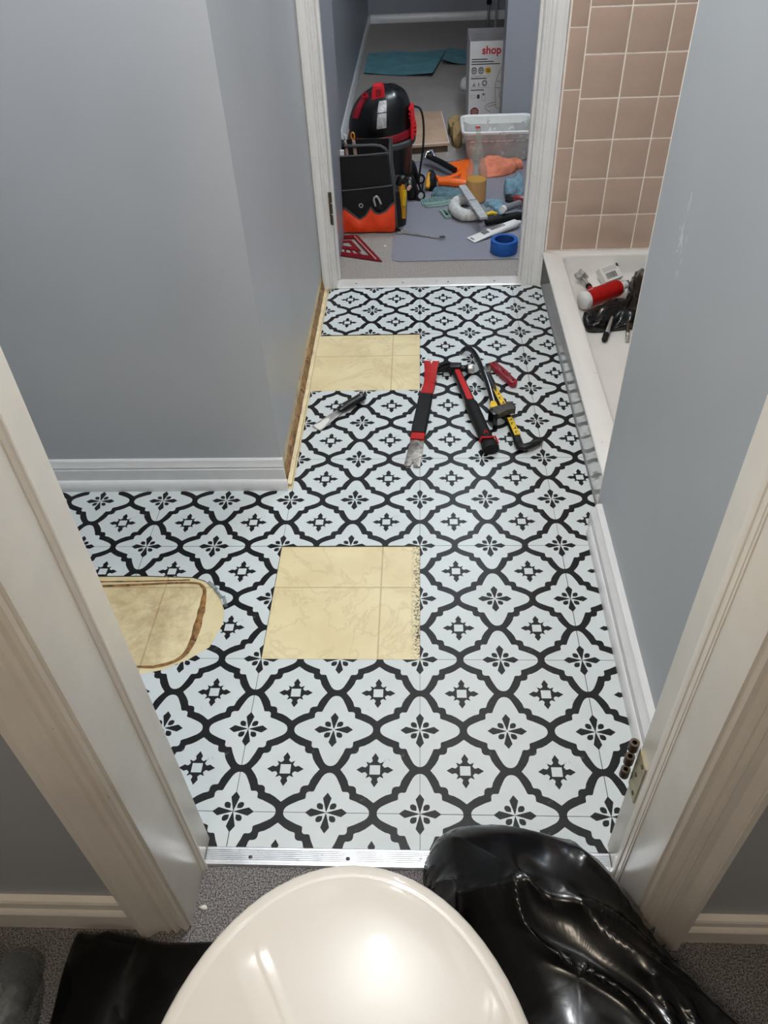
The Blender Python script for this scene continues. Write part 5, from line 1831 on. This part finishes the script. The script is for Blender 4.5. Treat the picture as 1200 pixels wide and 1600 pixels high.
# printed vacuum carton (open top)
vb = thing('printed_carton', 'white printed carton with red lettering and open top behind the bin', 'carton', (0.40, 3.74, 0))
bx0, bx1, by0, by1, bz = 0.240, 0.56, 3.60, 3.885, 0.356
bm = B()
t = 0.004
loft(bm, [rrect(bx0, bx1, by0, by1, 0.001, 0.001, 1), rrect(bx0, bx1, by0, by1, 0.001, bz, 1)], True, False)
part('shell', bm, 'card_white', vb)
bm = B()
loft(bm, [rrect(bx0, bx1, by0, by1, 0.001, bz, 1), rrect(bx0 + t, bx1 - t, by0 + t, by1 - t, 0.001, bz, 1), rrect(bx0 + t, bx1 - t, by0 + t, by1 - t, 0.001, 0.01, 1)], False, True)
inn = part('lining', bm, 'card_inner', vb, 'grey printed inside')
bm = B()
for gx in (0.285, 0.375, 0.465):
    for k in range(4):
        box(bm, gx, gx + 0.045, by1 - t - 0.0006, by1 - t + 0.0002, bz - 0.030 - k * 0.014, bz - 0.028 - k * 0.014)
    box(bm, gx - 0.006, gx - 0.004, by1 - t - 0.0006, by1 - t + 0.0002, bz - 0.10, bz - 0.02)
part('inner_print', bm, 'ink_grey', inn)


def text_mesh(name, body, size, M, m, parent, thick=0.0, label=None):
    cu = bpy.data.curves.new(name, 'FONT')
    cu.body = body
    cu.size = size
    cu.offset = thick
    cu.extrude = 0.0004
    tmp = bpy.data.objects.new(name, cu)
    COL.objects.link(tmp)
    dg = bpy.context.evaluated_depsgraph_get()
    me = bpy.data.meshes.new_from_object(tmp.evaluated_get(dg))
    bpy.data.objects.remove(tmp)
    bpy.data.curves.remove(cu)
    bm = B()
    bm.from_mesh(me)
    bpy.data.meshes.remove(me)
    for f in bm.faces:
        f.material_index = 0
    bm.transform(M)
    return part(name, bm, m, parent, label, 30)


def face_m(x, z):          # x, z on the carton front
    return Matrix(((1, 0, 0, x), (0, 0, -1, by0 - 0.0006), (0, 1, 0, z), (0, 0, 0, 1)))


text_mesh('lettering', 'shop', 0.047, face_m(0.297, 0.303), 'ink_red', vb, 0.0011, 'red lettering reading shop')
bm = B()
lathe(bm, [(0, 0.0004), (0.004, 0.0004), (0.004, -0.0003)], 12, face_m(0.409, 0.316))
part('lettering_dot', bm, 'ink_red', vb)
for z, w in ((0.281, 0.075), (0.2705, 0.105), (0.26, 0.135), (0.199, 0.075), (0.148, 0.065)):
    bm = B()
    box(bm, 0, w, -0.0019, 0.0019, -0.0003, 0.0004, M=face_m(0.249, z))
    part('print_line', bm, 'ink_dark', vb)
for z in (0.209, 0.158):
    bm = B()
    box(bm, 0, 0.092, -0.0006, 0.0006, -0.0003, 0.0003, M=face_m(0.248, z))
    part('print_rule', bm, 'ink_grey', vb)
for k, (m1, tx) in enumerate((('ink_dark', '3.1'), ('ink_dark', '2.5'), ('ink_yellow', ''))):
    cx = 0.2625 + k * 0.0335
    bm = B()
    if k < 2:
        n = 28
        pr = [(0.0135 * math.cos(a) * (1 if True else 0), 0.0155 * math.sin(a)) for a in [2 * math.pi * j / n for j in range(n)]]
        pi_ = [(0.0108 * math.cos(a), 0.0128 * math.sin(a)) for a in [2 * math.pi * j / n for j in range(n)]]
        ring_prism(bm, pr, pi_, -0.0003, 0.0004)
        box(bm, -0.008, 0.008, 0.006, 0.009, -0.0003, 0.0004)
        box(bm, -0.008, -0.001, -0.003, 0.003, -0.0003, 0.0004)
        box(bm, 0.002, 0.008, -0.003, 0.003, -0.0003, 0.0004)
        box(bm, -0.007, 0.007, -0.009, -0.007, -0.0003, 0.0004)
    else:
        lathe(bm, [(0, 0.0004), (0.0145, 0.0004), (0.0145, -0.0003)], 28)
    bm.transform(face_m(cx, 0.233))
    bd = part('badge', bm, m1, vb)
    if k == 2:
        bm = B()
        box(bm, -0.009, 0.009, 0.002, 0.005, 0.0003, 0.0007)
        box(bm, -0.007, 0.002, -0.006, -0.002, 0.0003, 0.0007)
        box(bm, 0.003, 0.008, -0.008, -0.001, 0.0003, 0.0007)
        bm.transform(face_m(cx, 0.233))
        part('badge_print', bm, 'ink_dark', bd)
bm = B()
ring_prism(bm, [(0.013 * math.cos(a), 0.014 * math.sin(a)) for a in [2 * math.pi * j / 24 for j in range(24)]], [(0.006 * math.cos(a), 0.0065 * math.sin(a)) for a in [2 * math.pi * j / 24 for j in range(24)]], -0.0003, 0.0004)
bm.transform(face_m(0.315, 0.178))
part('picture', bm, 'ink_grey', vb)
bm = B()
box(bm, 0, 0.014, -0.008, 0.0, -0.0003, 0.0004, M=face_m(0.258, 0.172)); box(bm, 0.004, 0.009, 0.0, 0.010, -0.0003, 0.0004, M=face_m(0.258, 0.172))
box(bm, 0, 0.006, -0.006, 0.010, -0.0003, 0.0004, M=face_m(0.284, 0.170))
part('picture', bm, 'ink_grey', vb)
bm = B()
prism(bm, [(0, -0.009), (0.013, -0.009), (0.013, 0.007), (0.010, 0.009), (0.003, 0.009), (0, 0.007)], -0.0003, 0.0004, face_m(0.281, 0.119))
part('picture', bm, 'ink_dark', vb)
bm = B()
ring_prism(bm, [(0, -0.018), (0.017, -0.018), (0.017, 0.014), (0, 0.014)], [(0.001, -0.017), (0.016, -0.017), (0.016, 0.013), (0.001, 0.013)], -0.0003, 0.0004)
prism(bm, [(0.004, 0.014), (0.013, 0.014), (0.011, 0.005), (0.006, 0.005)], -0.0003, 0.0004)
bm.transform(face_m(0.304, 0.118))
part('picture', bm, 'ink_dark', vb)
bm = B()
ring_prism(bm, [(0.012 * math.cos(a) + 0.012, 0.0085 * math.sin(a)) for a in [2 * math.pi * j / 20 for j in range(20)]], [(0.0108 * math.cos(a) + 0.012, 0.0073 * math.sin(a)) for a in [2 * math.pi * j / 20 for j in range(20)]], -0.0003, 0.0004)
bm.transform(face_m(0.250, 0.118))
part('picture', bm, 'ink_grey', vb)
bm = B()
lathe(bm, [(0, 0.0004), (0.0205, 0.0004), (0.0205, -0.0003)], 28, face_m(0.2715, 0.050))
bd = part('seal', bm, 'ink_maroon', vb, 'round dark red seal')
bm = B()
for z, w in ((0.009, 0.011), (0.0, 0.0155), (-0.009, 0.011)):
    box(bm, -w, w, z - 0.0011, z + 0.0011, 0.0003, 0.0007)
bm.transform(face_m(0.2715, 0.050))
part('seal_print', bm, 'card_white', bd)
bm = B()
for P in ([(0.402, 0.255), (0.385, 0.230), (0.374, 0.200), (0.371, 0.185), (0.366, 0.165), (0.368, 0.150), (0.372, 0.100), (0.376, 0.068), (0.398, 0.060), (0.43, 0.060)],
          [(0.368, 0.158), (0.40, 0.152), (0.43, 0.150)], [(0.374, 0.186), (0.40, 0.180), (0.43, 0.178)],
          [(0.372, 0.092), (0.345, 0.088), (0.325, 0.078), (0.322, 0.066), (0.335, 0.054), (0.35, 0.050)], [(0.374, 0.080), (0.35, 0.076), (0.334, 0.070)],
          [(0.392, 0.222), (0.402, 0.200), (0.41, 0.20)], [(0.395, 0.140), (0.388, 0.125), (0.395, 0.105), (0.405, 0.10)]):
    tube(bm, [(x, by0 - 0.0006, z) for x, z in P], 0.0013, 6)
part('vacuum_drawing', bm, 'ink_grey', vb, 'grey line drawing of a vacuum')

# far things: teal sheet, ladder legs, white foam lump, small debris


def sheet(name, corners, n, zf, m, label, cat, thick=0.0015):
    bm = B()
    c = [Vector((*p, 0)) for p in corners]
    V = [[None] * (n + 1) for _ in range(n + 1)]
    for i in range(n + 1):
        for j in range(n + 1):
            u, v = i / n, j / n
            p = (c[0] * (1 - u) + c[1] * u) * (1 - v) + (c[3] * (1 - u) + c[2] * u) * v
            V[i][j] = bm.verts.new((p.x, p.y, zf(u, v)))
    for i in range(n):
        for j in range(n):
            bm.faces.new((V[i][j], V[i + 1][j], V[i + 1][j + 1], V[i][j + 1]))
    bmesh.ops.recalc_face_normals(bm, faces=bm.faces[:])
    bmesh.ops.solidify(bm, geom=bm.faces[:], thickness=thick)
    return single(name, bm, m, label, cat, None, 60)


sheet('underlay_sheet', [(-0.335, 4.60), (0.075, 4.48), (0.17, 5.08), (-0.335, 5.10)], 14, lambda u, v: 0.006 + 0.045 * max(0, u - 0.55) * (1 - v) + 0.02 * (1 - v) * max(0, 0.35 - u) + 0.010 * v * math.sin(5 * u) ** 2, 'teal_paper', 'curled teal paper sheet on the far carpet', 'paper sheet')
sheet('underlay_sheet', [(0.135, 4.74), (0.30, 4.75), (0.29, 5.12), (0.185, 5.12)], 12, lambda u, v: 0.005 + 0.035 * (1 - u) ** 2 * (1 - 0.5 * v), 'teal_paper', 'smaller teal sheet corner reaching behind the printed carton', 'paper sheet')
ld = thing('ladder_stand', 'two thin silver metal legs standing by the far wall', 'stand', (0.50, 5.7, 0))
for x, m1 in ((0.478, 'chrome'), (0.530, 'steel')):
    bm = B(); tube(bm, [(x - 0.006, 5.68, 0.0), (x, 5.70, 0.25), (x + 0.02, 5.74, 1.1)], 0.009, 10)
    lg = part('leg', bm, m1, ld)
    if x < 0.5:
        bm = B(); lathe(bm, [(0, -0.014), (0.016, -0.014), (0.018, 0), (0.016, 0.014), (0, 0.014)], 12, Matrix.Translation((x - 0.002, 5.694, 0.165)))
        part('clamp', bm, 'black_rubber', lg)
bm = B()
mound(bm, [(0.226, 4.20), (0.235, 4.26), (0.265, 4.30), (0.32, 4.28), (0.33, 4.20), (0.27, 4.15)], [(1, 0), (1.02, 0.02), (0.95, 0.04), (0.8, 0.05), (0.5, 0.055), (0.2, 0.055)], 0.002, 10, 1, 6, ridge=False)
single('foam_block', bm, 'white_plastic', 'white rounded lump on the carpet behind the printed carton', 'foam', None, 180)
random.seed(31)
for k, (x, y, s, lbl) in enumerate(((-0.128, 2.158, 0.006, 'white plaster crumb on the carpet near the speed square'), (-0.322, -0.150, 0.006, 'pale chip of debris at the foot of the near door casing'))):
    bm = B()
    mound(bm, [(x - s, y), (x, y - s * 0.6), (x + s, y - 0.002), (x + s * 0.4, y + s * 0.7)], [(1, 0), (0.9, s * 0.5), (0.5, s * 0.8)], 0.001, 60, k, 3, base=0.0005)
    single('debris_chip', bm, 'dust_debris', lbl, 'debris', None, 60)
